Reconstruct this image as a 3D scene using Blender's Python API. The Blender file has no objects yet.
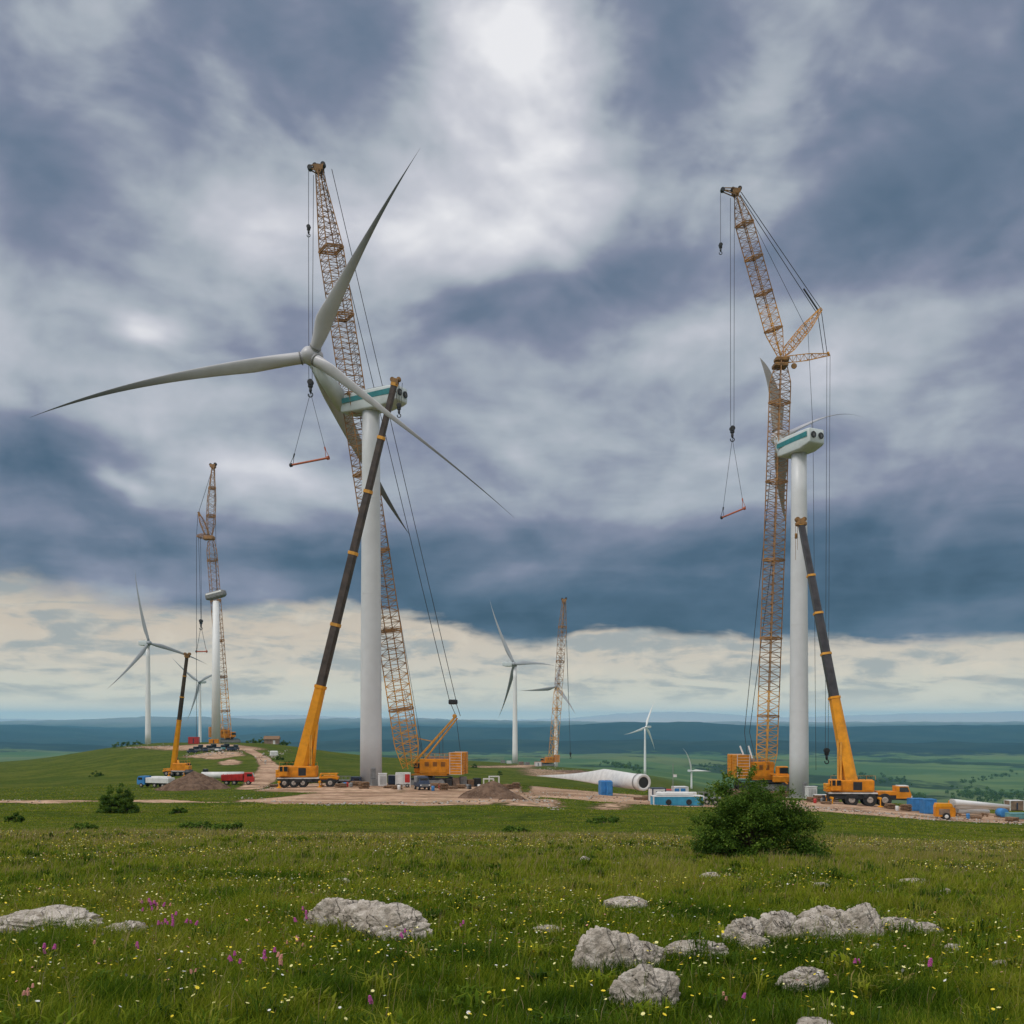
import bpy, bmesh, math, random
import numpy as np
from mathutils import Vector, Matrix
random.seed(7)
rng = np.random.default_rng(11)
PI = math.pi
SC = bpy.context.scene
COL = SC.collection
F = 1000.0      # focal length in pixels of a 1024 px wide frame
HY = 722.0      # picture row of the true horizon; the eye is the world origin

# ---------------------------------------------------------------- camera
cam_d = bpy.data.cameras.new('camera')
cam_d.sensor_width = 36.0
cam_d.lens = 36.0 * F / 1024.0
cam_d.shift_y = (HY - 512.0) / 1024.0
cam_d.clip_start = 0.1
cam_d.clip_end = 120000.0
cam = bpy.data.objects.new('camera', cam_d)
cam.location = (0, 0, 0)
cam.rotation_euler = (math.radians(90), 0, 0)
COL.objects.link(cam)
SC.camera = cam

# ---------------------------------------------------------------- exposure
SC.view_settings.view_transform = 'Standard'
SC.view_settings.look = 'None'
SC.view_settings.exposure = 0.0
SC.view_settings.gamma = 1.0
SC.view_settings.use_curve_mapping = False
SC.cycles.max_bounces = 6
SC.cycles.diffuse_bounces = 3
SC.cycles.glossy_bounces = 2
SC.cycles.transmission_bounces = 4
SC.cycles.volume_bounces = 1
SC.cycles.transparent_max_bounces = 12
SC.cycles.use_adaptive_sampling = True

# ---------------------------------------------------------------- sun
SUN_EL, SUN_AZ = math.radians(52), math.radians(-128)   # azimuth from straight ahead, to the right positive
sun_d = bpy.data.lights.new('sun', 'SUN')
sun_d.energy = 1.5
sun_d.angle = math.radians(18)
sun_d.color = (1.0, 0.95, 0.88)
sun = bpy.data.objects.new('sun', sun_d)
dirn = Vector((math.sin(SUN_AZ) * math.cos(SUN_EL), math.cos(SUN_AZ) * math.cos(SUN_EL), math.sin(SUN_EL)))
sun.rotation_euler = dirn.to_track_quat('Z', 'Y').to_euler()
COL.objects.link(sun)

# ---------------------------------------------------------------- node maths
class G:
    """tiny wrapper that writes shader maths as python expressions"""
    def __init__(s, nt): s.nt = nt
    def new(s, t, **k):
        n = s.nt.nodes.new(t)
        for a, b in k.items(): setattr(n, a, b)
        return n
    def put(s, sock, v):
        if isinstance(v, E_): v = v.s
        if hasattr(v, 'is_output'): s.nt.links.new(v, sock)
        else: sock.default_value = v
    def m(s, op, *a, clamp=False):
        n = s.new('ShaderNodeMath', operation=op); n.use_clamp = clamp
        for i, v in enumerate(a): s.put(n.inputs[i], v)
        return E_(s, n.outputs[0])
    def noise(s, vec, scale, detail=4, rough=.55, dist=0.0, lac=2.0):
        n = s.new('ShaderNodeTexNoise')
        if vec is not None: s.put(n.inputs['Vector'], vec)
        n.inputs['Scale'].default_value = scale; n.inputs['Detail'].default_value = detail
        n.inputs['Roughness'].default_value = rough; n.inputs['Distortion'].default_value = dist
        n.inputs['Lacunarity'].default_value = lac
        return E_(s, n.outputs[0])
    def voro(s, vec, scale, feature='F1'):
        n = s.new('ShaderNodeTexVoronoi', feature=feature)
        if vec is not None: s.put(n.inputs['Vector'], vec)
        n.inputs['Scale'].default_value = scale
        return E_(s, n.outputs['Distance'])
    def ramp(s, x, stops, interp='LINEAR'):
        n = s.new('ShaderNodeValToRGB'); n.color_ramp.interpolation = interp
        e = n.color_ramp.elements
        while len(e) > 1: e.remove(e[-1])
        e[0].position = stops[0][0]; e[0].color = (*stops[0][1], 1)
        for p, c in stops[1:]:
            q = e.new(p); q.color = (*c, 1)
        s.put(n.inputs[0], x)
        return E_(s, n.outputs[0])
    def curve(s, x, pts, x0, x1):
        """smooth curve through (x, value) points"""
        t = (E_(s, x.s) - x0) * (1.0 / (x1 - x0))
        n = s.new('ShaderNodeFloatCurve'); c = n.mapping.curves[0]
        P = [((a - x0) / (x1 - x0), b) for a, b in pts]
        c.points[0].location = P[0]; c.points[1].location = P[-1]
        for a in P[1:-1]: c.points.new(*a)
        n.mapping.update()
        s.put(n.inputs['Value'], t)
        return E_(s, n.outputs[0])
    def mix(s, f, a, b):
        n = s.new('ShaderNodeMix', data_type='RGBA'); n.clamp_factor = True
        s.put(n.inputs[0], f)
        for i, v in ((6, a), (7, b)):
            if isinstance(v, tuple): v = (*v, 1) if len(v) == 3 else v
            s.put(n.inputs[i], v)
        return E_(s, n.outputs[2])
    def vec(s, x, y, z):
        n = s.new('ShaderNodeCombineXYZ')
        for i, v in enumerate((x, y, z)): s.put(n.inputs[i], v)
        return E_(s, n.outputs[0])
    def sep(s, v):
        n = s.new('ShaderNodeSeparateXYZ'); s.put(n.inputs[0], v)
        return [E_(s, o) for o in n.outputs]
    def step(s, x, a, b):
        n = s.new('ShaderNodeMapRange', interpolation_type='SMOOTHSTEP')
        s.put(n.inputs[0], x); s.put(n.inputs[1], a); s.put(n.inputs[2], b)
        n.inputs[3].default_value = 0; n.inputs[4].default_value = 1
        return E_(s, n.outputs[0])
class E_:
    def __init__(s, g, sock): s.g, s.s = g, sock
    def __add__(a, b): return a.g.m('ADD', a, b)
    __radd__ = __add__
    def __sub__(a, b): return a.g.m('SUBTRACT', a, b)
    def __rsub__(a, b): return a.g.m('SUBTRACT', b, a)
    def __mul__(a, b): return a.g.m('MULTIPLY', a, b)
    __rmul__ = __mul__
    def __truediv__(a, b): return a.g.m('DIVIDE', a, b)
    def __rtruediv__(a, b): return a.g.m('DIVIDE', b, a)

# ---------------------------------------------------------------- sky
def lin(c): return tuple((v / 255 / 12.92) if v <= 10 else ((v / 255 + .055) / 1.055) ** 2.4 for v in c)
def az_el(x, y):
    a = (x - 512) / F; b = (HY - y) / F
    return math.atan(a), math.atan(b / math.hypot(1, a))
world = bpy.data.worlds.new('World'); SC.world = world; world.use_nodes = True
def build_world():
    nt = world.node_tree; nt.nodes.clear(); g = G(nt)
    out = g.new('ShaderNodeOutputWorld')
    tc = g.new('ShaderNodeTexCoord')
    D = tc.outputs['Generated']
    dx, dy, dz = g.sep(D)
    U0 = g.m('ARCTAN2', dx, dy); V0 = g.m('ARCSINE', dz)
    # ragged, drifting coordinates
    inv = 1.0 / (g.m('MAXIMUM', dz, 0.0) + 0.16)
    P = g.vec(dx * inv, dy * inv, 0.0)
    w1 = g.noise(P, 1.1, 3, .55) - .5
    w2 = g.noise(g.vec(dx * inv + 7.3, dy * inv + 2.1, 1.7), 1.3, 3, .55) - .5
    w3 = g.noise(g.vec(U0, V0 * 1.6, 11.0), 5.0, 4, .55) - .5; w4 = g.noise(g.vec(U0, V0 * 1.6, 17.0), 5.0, 4, .55) - .5
    U = U0 + w1 * .13 + w3 * .13; V = V0 + w2 * .08 + w4 * .09
    blobs = [(522,36,50,44,.38),(562,108,56,46,.28),(452,100,40,54,.18),(262,228,62,26,.24),(405,214,48,24,.14),(520,216,28,14,.12),
        (160,322,30,14,.24),(640,190,110,32,.14),(300,60,100,56,-.12),(40,50,70,50,-.04),(190,140,85,38,-.05),(28,190,60,32,-.17),
        (470,302,60,16,-.16),(665,62,60,60,-.15),(950,120,120,120,-.24),(900,235,90,44,-.16),(680,238,85,22,-.18),(590,300,90,18,-.08),
        (850,330,120,24,.10),(980,300,60,22,.12),(560,372,120,22,.14),(860,385,60,20,.06),(44,474,80,22,-.26),(190,425,130,26,.16),(330,520,70,18,.10),(215,395,120,14,.08),(60,540,130,10,-.08),
        (40,420,90,10,.06),(285,480,60,20,.18),(122,488,16,10,.30),(250,540,110,12,-.14),(545,440,60,22,.14),(610,505,100,18,.14),
        (470,500,50,18,.12),(130,110,40,56,.05),(200,90,20,80,.08),(760,100,40,56,.10),(30,330,80,18,.08),(420,420,80,20,-.06),
        (700,310,40,20,.08),(620,560,120,10,-.05),(940,440,80,18,.08),(70,590,90,12,.14)]
    B = g.curve(V0, [(-.3,.15),(0,.15),(.075,.15),(.125,.17),(.17,.27),(.21,.38),(.26,.49),(.35,.56),(.45,.58),(.55,.54),(.66,.53),(1.0,.85),(1.55,.97)], -.3, 1.57)  # deck overhead, out of view, is raised for fill light
    for x, y, sx, sy, a in blobs:
        u, v = az_el(x, y)
        e = g.m('POWER', (U - u) * (F / sx / 1.15), 2.0) + g.m('POWER', (V - v) * (F / sy / 1.25), 2.0)
        B = B + g.m('EXPONENT', e * -.8) * a
    B = B + g.step(U0, -.12, -.42) * g.step(V0, .30, .17) * .13
    # fine structure: soft streaks, and billows lit from the bright break near the top
    n1 = g.noise(P, 2.2, 5, .55, .4) - .5
    low = g.step(V0, .42, .1)
    cu, cv = az_el(540, 40)
    lu = U0 - cu; lv = cv - V0; ln = g.m('SQRT', lu * lu + lv * lv) + .12
    ox = lu / ln * -.016; oy = lv / ln * .016
    wq = g.noise(g.vec(U0, V0 * 1.3, 31.0), 3.2, 2, .5) - .5; wr = g.noise(g.vec(U0, V0 * 1.3, 37.0), 3.2, 2, .5) - .5
    def bil(sc, ys, z, det, e=1.0, dist=.25):
        p0 = g.noise(g.vec(U0 + wq * .10, V0 * ys + wr * .08, z), sc, det, .46, dist)
        p1 = g.noise(g.vec(U0 + wq * .10 + ox * e, (V0 + oy * e) * ys + wr * .08, z), sc, det, .46, dist)
        return p0, p0 - p1
    q1, r1 = bil(3.6, 1.55, 3.3, 5, 2.4)
    q2, r2 = bil(7.6, 1.7, 8.3, 5, 1.2)
    n3 = g.noise(g.vec(U0, V0 * 5.0, 9.1), 7.0, 5, .6, .5) - .5
    B = B + n1 * .07 + (q1 - .5) * .42 + (q2 - .5) * .16 + n3 * (.03 + low * .20) + r1 * .95 + r2 * .50
    # away from the photographed part the deck is plainer, and brightened as unseen fill light
    back = g.step(g.m('ABSOLUTE', U0), .75, 1.7)
    B = B + back * .42
    cloud = g.ramp(B, [(0, lin((56,78,100))), (.14, lin((76,98,121))), (.3, lin((106,120,142))), (.45, lin((136,142,163))),
                       (.6, lin((170,178,188))), (.78, lin((202,204,213))), (.97, lin((240,240,243)))])
    cloud = g.mix(g.step(V0, .3, .55) * g.step(B, .62, .3) * .5, cloud, lin((108,126,148)))
    # the clear pale band under the deck
    n4 = g.noise(g.vec(U0, V0 * 4.2, 5.0), 11.0, 6, .6, .35)
    n5 = g.noise(g.vec(U0, V0 * 2.0, 2.0), 26.0, 5, .55, .2)
    tt = V0 + (n4 - .5) * .03
    base = g.ramp(tt * 8.0, [(0, lin((228,230,224))), (.10, lin((222,222,214))), (.26, lin((210,209,201))), (.45, lin((212,203,193))), (.68, lin((213,198,184))), (1, lin((198,187,176)))])
    puff = g.step(n4, .46, .62) * g.step(V0, .008, .035)
    band = g.mix(puff * .85, base, lin((160,166,172)))
    band = g.mix(g.step(n5, .5, .72) * .55 * g.step(V0, .02, .045), band, lin((228,216,202)))
    k = g.curve(U0, [(-1.2,.5),(-.47,.50),(-.36,.43),(-.27,.42),(-.2,.46),(-.09,.41),(-.03,.35),(.03,.30),(.08,.365),(.14,.345),(.3,.305),(.47,.295),(1.2,.5)], -1.2, 1.2)
    edge = k * .25 + (n4 - .5) * .03 + (n5 - .5) * .012
    gl = g.m('EXPONENT', g.m('MAXIMUM', V0, 0.0) * -34.0)
    vm = g.new('ShaderNodeVectorMath', operation='MULTIPLY'); g.put(vm.inputs[0], band); g.put(vm.inputs[1], g.vec(gl * .95 + .99, gl * .62 + 1.0, gl * .22 + .95)); band = E_(g, vm.outputs[0])
    edge = edge - g.step(U0, -.22, -.42) * (n5 - .42) * .05
    soft = g.step(U0, -.2, -.42)
    lid = g.step((V0 - edge) / (soft * 1.6 + 1.0), -.004, .009)
    skyc = g.mix(lid, band, cloud)
    ns = g.new('ShaderNodeTexSky'); ns.sky_type = 'NISHITA'; ns.sun_disc = False
    ns.sun_elevation = SUN_EL; ns.sun_rotation = SUN_AZ
    b1 = g.new('ShaderNodeBackground'); nt.links.new(ns.outputs[0], b1.inputs[0]); b1.inputs[1].default_value = .06
    b2 = g.new('ShaderNodeBackground'); g.put(b2.inputs[0], skyc); b2.inputs[1].default_value = 1.0
    mx = g.new('ShaderNodeMixShader'); mx.inputs[0].default_value = .95
    nt.links.new(b1.outputs[0], mx.inputs[1]); nt.links.new(b2.outputs[0], mx.inputs[2])
    nt.links.new(mx.outputs[0], out.inputs[0])
build_world()
world.cycles.sampling_method = 'MANUAL'; world.cycles.sample_map_resolution = 512

# ================================================================ helpers
def link(o, parent=None):
    COL.objects.link(o)
    if parent is not None: o.parent = parent
    return o
def info(o, label=None, cat=None, group=None, kind=None):
    if label: o['label'] = label
    if cat: o['category'] = cat
    if group: o['group'] = group
    if kind: o['kind'] = kind
    return o
def empty(name, loc, rz=0.0, label=None, cat=None, group=None):
    o = bpy.data.objects.new(name, None); o.location = loc; o.rotation_euler = (0, 0, rz)
    o.empty_display_size = .5
    return info(link(o), label, cat, group)
def mesh_np(name, V, faces, mats, smooth=False, parent=None, mi=None):
    """V (n,3) array, faces: list/array of quads or tris (array = uniform)"""
    me = bpy.data.meshes.new(name)
    V = np.asarray(V, dtype=np.float32)
    if isinstance(faces, np.ndarray):
        k = faces.shape[1]; nf = len(faces)
        me.vertices.add(len(V)); me.vertices.foreach_set('co', V.ravel())
        me.loops.add(nf * k); me.loops.foreach_set('vertex_index', faces.ravel().astype(np.int32))
        me.polygons.add(nf)
        me.polygons.foreach_set('loop_start', np.arange(0, nf * k, k, dtype=np.int32))
        me.polygons.foreach_set('loop_total', np.full(nf, k, dtype=np.int32))
        if smooth: me.polygons.foreach_set('use_smooth', np.ones(nf, dtype=bool))
        me.update(calc_edges=True)
    else:
        me.from_pydata([tuple(map(float, v)) for v in V], [], faces)
        if smooth:
            me.polygons.foreach_set('use_smooth', np.ones(len(me.polygons), dtype=bool))
    if not isinstance(mats, (list, tuple)): mats = [mats]
    for m in mats: me.materials.append(m)
    if mi is not None: me.polygons.foreach_set('material_index', np.asarray(mi, dtype=np.int32))
    me.update()
    return link(bpy.data.objects.new(name, me), parent)

class MB:
    """collects boxes, bars, tubes and lofts; build() links them as one mesh"""
    def __init__(s): s.v = []; s.f = []; s.mi = []; s.cur = 0; s.sm = []; s.smooth = False
    def add(s, vs, fs):
        n = len(s.v); s.v += [tuple(v) for v in vs]
        s.f += [tuple(i + n for i in f) for f in fs]; s.mi += [s.cur] * len(fs); s.sm += [s.smooth] * len(fs)
        return s
    def box(s, c, d, M=None, taper=1.0, bev=0.0):
        x, y, z = d[0] / 2, d[1] / 2, d[2] / 2
        if bev <= 0:
            vs = [(-x,-y,-z),(x,-y,-z),(x,y,-z),(-x,y,-z),(-x*taper,-y*taper,z),(x*taper,-y*taper,z),(x*taper,y*taper,z),(-x*taper,y*taper,z)]
            fs = [(3,2,1,0),(4,5,6,7),(0,1,5,4),(1,2,6,5),(2,3,7,6),(3,0,4,7)]
        else:
            b = min(bev, x*.9, y*.9, z*.9); vs = []; fs = []
            def ring(hx, hy, c_, zz):
                return [(hx-c_,-hy,zz),(hx,-hy+c_,zz),(hx,hy-c_,zz),(hx-c_,hy,zz),(-hx+c_,hy,zz),(-hx,hy-c_,zz),(-hx,-hy+c_,zz),(-hx+c_,-hy,zz)]
            for r in (ring(x-b,y-b,b*.5,-z), ring(x,y,b,-z+b), ring(x,y,b,z-b), ring(x-b,y-b,b*.5,z)): vs += r
            for k in range(3):
                for i in range(8):
                    j = (i+1) % 8; fs.append((k*8+i, k*8+j, k*8+8+j, k*8+8+i))
            fs.append(tuple(range(7,-1,-1))); fs.append(tuple(range(24,32)))
        M = M or Matrix()
        c = Vector(c)
        return s.add([M @ Vector(v) + c for v in vs], fs)
    def bar(s, a, b, r, r2=None, n=4, cap=True, roll=PI/4):
        a = Vector(a); b = Vector(b); d = b - a
        if d.length < 1e-6: return s
        q = d.to_track_quat('Z', 'Y').to_matrix(); r2 = r if r2 is None else r2
        vs = []; fs = []
        for p, rr in ((a, r), (b, r2)):
            for i in range(n):
                t = roll + 2 * PI * i / n
                vs.append(p + q @ Vector((math.cos(t) * rr, math.sin(t) * rr, 0)))
        for i in range(n):
            j = (i+1) % n; fs.append((i, j, n+j, n+i))
        if cap: fs += [tuple(range(n-1,-1,-1)), tuple(range(n, 2*n))]
        return s.add(vs, fs)
    def loft(s, rings, cap=True, close=True):
        n = len(rings[0]); vs = [p for r in rings for p in r]; fs = []
        for k in range(len(rings)-1):
            for i in range(n if close else n-1):
                j = (i+1) % n; fs.append((k*n+i, k*n+j, k*n+n+j, k*n+n+i))
        if cap: fs += [tuple(range(n-1,-1,-1)), tuple(range(len(vs)-n, len(vs)))]
        return s.add(vs, fs)
    def lathe(s, prof, c=(0,0,0), M=None, n=24, cap=True):
        M = M or Matrix(); c = Vector(c)
        rings = [[M @ Vector((r*math.cos(2*PI*i/n), r*math.sin(2*PI*i/n), z)) + c for i in range(n)] for r, z in prof]
        return s.loft(rings, cap)
    def wheel(s, c, R, w, axis='Y', n=20):
        M = Matrix.Rotation(PI/2, 3, 'X') if axis == 'Y' else Matrix.Rotation(PI/2, 3, 'Y')
        return s.lathe([(R*.6,-w/2),(R*.93,-w/2),(R,-w*.38),(R,w*.38),(R*.93,w/2),(R*.6,w/2)], c, M, n)
    def build(s, name, mat, parent=None, inv=None):
        me = bpy.data.meshes.new(name)
        vs = s.v if inv is None else [inv @ Vector(v) for v in s.v]
        me.from_pydata([tuple(v) for v in vs], [], s.f)
        for m in (mat if isinstance(mat, (list, tuple)) else [mat]): me.materials.append(m)
        me.polygons.foreach_set('material_index', np.asarray(s.mi, dtype=np.int32))
        me.polygons.foreach_set('use_smooth', np.asarray(s.sm, dtype=bool))
        me.update()
        return link(bpy.data.objects.new(name, me), parent)

def at(x, y, d):
    """world point seen at picture (x, y) at forward distance d"""
    return Vector(((x - 512) / F * d, d, (HY - y) / F * d))

# ---------------------------------------------------------------- materials
def mat(name, col, rough=.6, metal=0.0, var=.12, scale=3.0, col2=None, bump=0.0, bscale=20.0, spec=.5, coord='Object', grime=0.0, coat=0.0):
    m = bpy.data.materials.new(name); m.use_nodes = True
    nt = m.node_tree; g = G(nt); b = nt.nodes['Principled BSDF']
    tc = g.new('ShaderNodeTexCoord').outputs[coord]
    n = g.noise(tc, scale, 5, .6)
    c2 = col2 or tuple(v * (1 - var * 2) for v in col)
    c1 = col if col2 else tuple(min(1, v * (1 + var)) for v in col)
    c = g.mix(g.step(n, .3, .7), c2, c1)
    if grime:
        n3 = g.noise(tc, scale * .37, 6, .7)
        c = g.mix(g.step(n3, .52, .75) * grime, c, (.09, .065, .045))
    g.put(b.inputs['Base Color'], c)
    g.put(b.inputs['Roughness'], n * .25 + (rough - .12))
    b.inputs['Metallic'].default_value = metal
    b.inputs['Specular IOR Level'].default_value = spec
    if coat: b.inputs['Coat Weight'].default_value = coat
    if bump:
        bn = g.new('ShaderNodeBump'); bn.inputs['Strength'].default_value = bump; bn.inputs['Distance'].default_value = .05
        g.put(bn.inputs['Height'], g.noise(tc, bscale, 5, .6)); nt.links.new(bn.outputs[0], b.inputs['Normal'])
    return m
M = {}
M['tower'] = mat('tower_white_paint', (.60,.62,.64), .42, var=.03, scale=.25, grime=.05)
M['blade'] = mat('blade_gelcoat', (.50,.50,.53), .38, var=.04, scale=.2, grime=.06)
def shaded_blade_tips():
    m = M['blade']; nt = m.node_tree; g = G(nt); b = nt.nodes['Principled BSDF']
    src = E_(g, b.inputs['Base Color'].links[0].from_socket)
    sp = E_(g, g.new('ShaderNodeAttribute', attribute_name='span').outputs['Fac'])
    g.put(b.inputs['Base Color'], g.mix(g.step(sp, .22, .85) * .86, src, (.07,.078,.085)))  # shade of the outer blade against the sky painted into the colour
shaded_blade_tips()
M['blade_shade'] = mat('shaded_blade_gelcoat', (.24,.235,.22), .5, var=.06, scale=.2, grime=.2)  # darker copy of the gelcoat with the blade's shade in its colour
M['farwhite'] = mat('white_paint', (.78,.79,.79), .5, var=.03, scale=.1)
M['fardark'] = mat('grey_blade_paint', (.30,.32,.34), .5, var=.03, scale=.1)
M['nacelle'] = mat('nacelle_white', (.56,.62,.63), .45, var=.04, scale=.6, grime=.08)
M['teal'] = mat('teal_stripe', (.02,.20,.22), .45, var=.1, scale=1.0)
M['orange'] = mat('crane_orange_paint', (.66,.24,.012), .45, var=.12, scale=.8, grime=.5, spec=.25)
M['yellow'] = mat('crane_yellow_paint', (.74,.30,.010), .42, var=.08, scale=.7, grime=.3, spec=.3)
M['lattice'] = mat('lattice_yellow_steel', (.72,.34,.04), .55, var=.15, scale=.4, grime=.35)
M['head'] = mat('rusty_sheave_head', (.24,.12,.03), .6, var=.25, scale=1.2, grime=.6)
M['lattice_top'] = mat('backlit_lattice_steel', (.34,.17,.055), .6, var=.2, scale=.4, grime=.35)  # browned look of thin members against bright sky put into the colour
M['boom'] = mat('dark_telescope_steel', (.055,.05,.055), .38, var=.2, scale=.6, metal=.3, grime=.2)
M['brownboom'] = mat('brown_telescope_steel', (.075,.055,.045), .38, var=.2, scale=.6, metal=.3, grime=.3)
M['black'] = mat('black_steel', (.018,.018,.02), .5, var=.2, scale=1.5)
M['rope'] = mat('steel_rope', (.05,.052,.058), .5, metal=.4, var=.1)
M['tyre'] = mat('tyre_rubber', (.02,.019,.018), .85, var=.2, scale=4, grime=.3)
M['rim'] = mat('dusty_wheel_rim', (.38,.34,.30), .5, var=.2, scale=5)
M['glass'] = mat('dark_cab_glass', (.015,.02,.025), .12, var=.1, spec=.8)
M['red'] = mat('red_paint', (.50,.025,.02), .45, var=.12, scale=1, grime=.2)
M['spreader'] = mat('orange_red_spreader_paint', (.42,.10,.035), .55, var=.15, scale=1, grime=.2)
M['blue'] = mat('blue_paint', (.035,.20,.48), .5, var=.12, scale=1, grime=.2)
M['cabinblue'] = mat('site_cabin_blue', (.04,.30,.48), .5, var=.1, scale=1, grime=.2)
M['navy'] = mat('navy_paint', (.02,.035,.075), .45, var=.2, scale=1)
M['white'] = mat('white_sheet', (.66,.66,.65), .5, var=.06, scale=1, grime=.2)
M['grey'] = mat('grey_steel', (.22,.22,.22), .55, var=.15, scale=1, grime=.2)
M['concrete'] = mat('pale_concrete', (.42,.39,.35), .85, var=.12, scale=2, bump=.4)
M['wood'] = mat('stained_timber', (.22,.13,.07), .8, var=.2, scale=3)
M['brownwall'] = mat('brown_wall_render', (.25,.17,.12), .8, var=.2, scale=1)
M['tealmetal'] = mat('teal_sheet', (.12,.30,.31), .5, var=.1, scale=1)

# ================================================================ terrain
def pchip(xk, yk, x):
    """monotone cubic through columns yk[k, ...] evaluated at x (n,), per-sample columns already gathered"""
    xk = np.asarray(xk, float); h = np.diff(xk); d = np.diff(yk, axis=0) / h[:, None]
    m = np.zeros_like(yk); m[0] = d[0]; m[-1] = d[-1]
    for k in range(1, len(xk) - 1):
        w1 = 2 * h[k] + h[k-1]; w2 = h[k] + 2 * h[k-1]
        s = d[k-1] * d[k] > 0
        with np.errstate(all='ignore'):
            mm = (w1 + w2) / (w1 / d[k-1] + w2 / d[k])
        m[k] = np.where(s, mm, 0)
    return m
UC = np.array([-700, 0, 150, 250, 370, 512, 650, 800, 1024, 1700], float)
TAB = {  # distance: picture row of the ground in each column of UC
    3:    [1290]*10,
    6.3:  [1022]*10,
    10.5: [924]*10,
    21:   [866,864,862,861,861,861,862,864,868,872],
    45:   [834,834,833,833,833,834,835,838,844,848],
    85:   [815,814,813,811,811,812,814,822,834,838],
    130:  [806,804,803,801,801,803,808,815,829,834],
    170:  [800,798,797,796,795,797,802,808,823,828],
    215:  [795,793,789,786,785,789,796,801,815,820],
    240:  [793,790,785,781,781.5,786,793,798,810,815],
    300:  [790,785,778,772,775,782,790,800,808,812],
    400:  [785,777,763,759,766,776,789,812,813,820],
    560:  [780,768,749,743,757,769,787,826,830,835],
    700:  [778,764,745,743.5,756,766,783,830,842,845],
    850:  [776,762,743.5,746,757,763.5,779.5,826,840,842],
    1100: [778,766,747,750,760,765,777,818,828,830],
    1500: [776,768,752,752,763,768,776,806,812,812],
    2000: [770,766,757,755,764,769,773,795,797,797],
    2800: [764,762,757,757,762,765,767,778,780,782],
    3800: [758,756,755,754,756,758,759,764,766,768],
    4700: [752,753,754,754,755,756,756,757,758,758],
    6000: [741,743,748,744,742,743,742,741,743,745],
    7000: [743,745,750,748,746,746,745,744,746,748],
    9000: [729,733,739,731,725.5,728,723.5,728.5,725,722],
    11000:[724,724.5,733,735,734,733,733,733,731,731],
    15000:[723,722.5,721,723,722,722,723,721.5,722.5,722],
    18500:[728,728,727,727,727,727,727,727,727,728],
    26000:[720,720.5,718,715,718.5,720.5,713.5,718.5,712.5,715.5],
    32000:[723,722,720,719,720,721,719,720,718,719],
    40000:[723,721,719,721,720,718.5,720,719,719,720],
}
DK = np.log(np.array(sorted(TAB))); TK = np.array([TAB[k] for k in sorted(TAB)], float)
# turn rows into a gently bending table: slopes for the distance direction, per column
MK = pchip(DK, TK, None)
def _col(ui, lx):
    k = np.clip(np.searchsorted(DK, lx) - 1, 0, len(DK) - 2)
    h = DK[k+1] - DK[k]; t = np.clip((lx - DK[k]) / h, 0, 1)
    y0 = TK[k, ui]; y1 = TK[k+1, ui]; m0 = MK[k, ui]; m1 = MK[k+1, ui]
    return (2*t**3-3*t**2+1)*y0 + (t**3-2*t**2+t)*h*m0 + (-2*t**3+3*t**2)*y1 + (t**3-t**2)*h*m1
def _row(u, d):
    u = np.clip(u, UC[0], UC[-1]); lx = np.log(np.clip(d, 3, 40000))
    j = np.clip(np.searchsorted(UC, u) - 1, 0, len(UC) - 2)
    jm = np.maximum(j-1, 0); jp = np.minimum(j+2, len(UC)-1)
    a, b, c, e = _col(jm, lx), _col(j, lx), _col(j+1, lx), _col(jp, lx)
    h = UC[j+1] - UC[j]; t = (u - UC[j]) / h
    m0 = (c - a) / (UC[j+1] - UC[jm]) * h; m1 = (e - b) / (UC[jp] - UC[j]) * h
    return (2*t**3-3*t**2+1)*b + (t**3-2*t**2+t)*m0 + (-2*t**3+3*t**2)*c + (t**3-t**2)*m1
# smooth value noise for bumps
_perm = rng.random((256, 256))
def vnoise(x, y):
    xi = np.floor(x).astype(int); yi = np.floor(y).astype(int); fx = x - xi; fy = y - yi
    fx = fx*fx*(3-2*fx); fy = fy*fy*(3-2*fy)
    a = _perm[xi & 255, yi & 255]; b = _perm[(xi+1) & 255, yi & 255]; c = _perm[xi & 255, (yi+1) & 255]; d = _perm[(xi+1) & 255, (yi+1) & 255]
    return (a*(1-fx)+b*fx)*(1-fy) + (c*(1-fx)+d*fx)*fy - .5
def fbm(x, y, o=4):
    s = 0; a = 1
    for k in range(o):
        s = s + a * vnoise(x * 2**k + 13.7*k, y * 2**k + 5.1*k); a *= .5
    return s
def ground(x, y, bumps=True):
    x = np.asarray(x, float); y = np.asarray(y, float)
    r = np.hypot(x, y); az = np.clip(np.arctan2(x, y), -.95, .95)
    d = np.maximum(r * np.cos(az), .5); u = 512 + F * np.tan(az)
    dd = np.maximum(d, 3)
    z = (HY - _row(u, dd)) / F * dd
    z = np.where(d > 38000, z - (d - 38000) * .002, z)
    if bumps:
        z = z + fbm(x/2.3, y/2.3, 3) * .10 * np.clip((60 - d)/40, .3, 1) + fbm(x/17, y/17, 3) * .5 * np.clip((d-20)/40, 0, 1) * np.clip(1.0 - np.abs(d-215)/160*0 , 0, 1) * np.where((d > 150) & (d < 290), .35, 1)
        z = z + fbm(x/260, y/260, 4) * 7.0 * np.clip((d-900)/900, 0, 1) * (1 + np.clip((d-3000)/4000, 0, 2.2))
        z = z + fbm(x/2300+3, y/1900, 3) * 62.0 * np.clip((d-4500)/4000, 0, 1)
        z = z + fbm(x/5200+31, y/3600, 3) * 120.0 * np.clip((d-11500)/6000, 0, 1)
        z = z + (np.abs(fbm(x/700+3, y/900, 3))) * 26.0 * np.clip((d-2200)/2500, 0, 1) * np.clip((8200-d)/1500, 0, 1)
    return z
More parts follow.
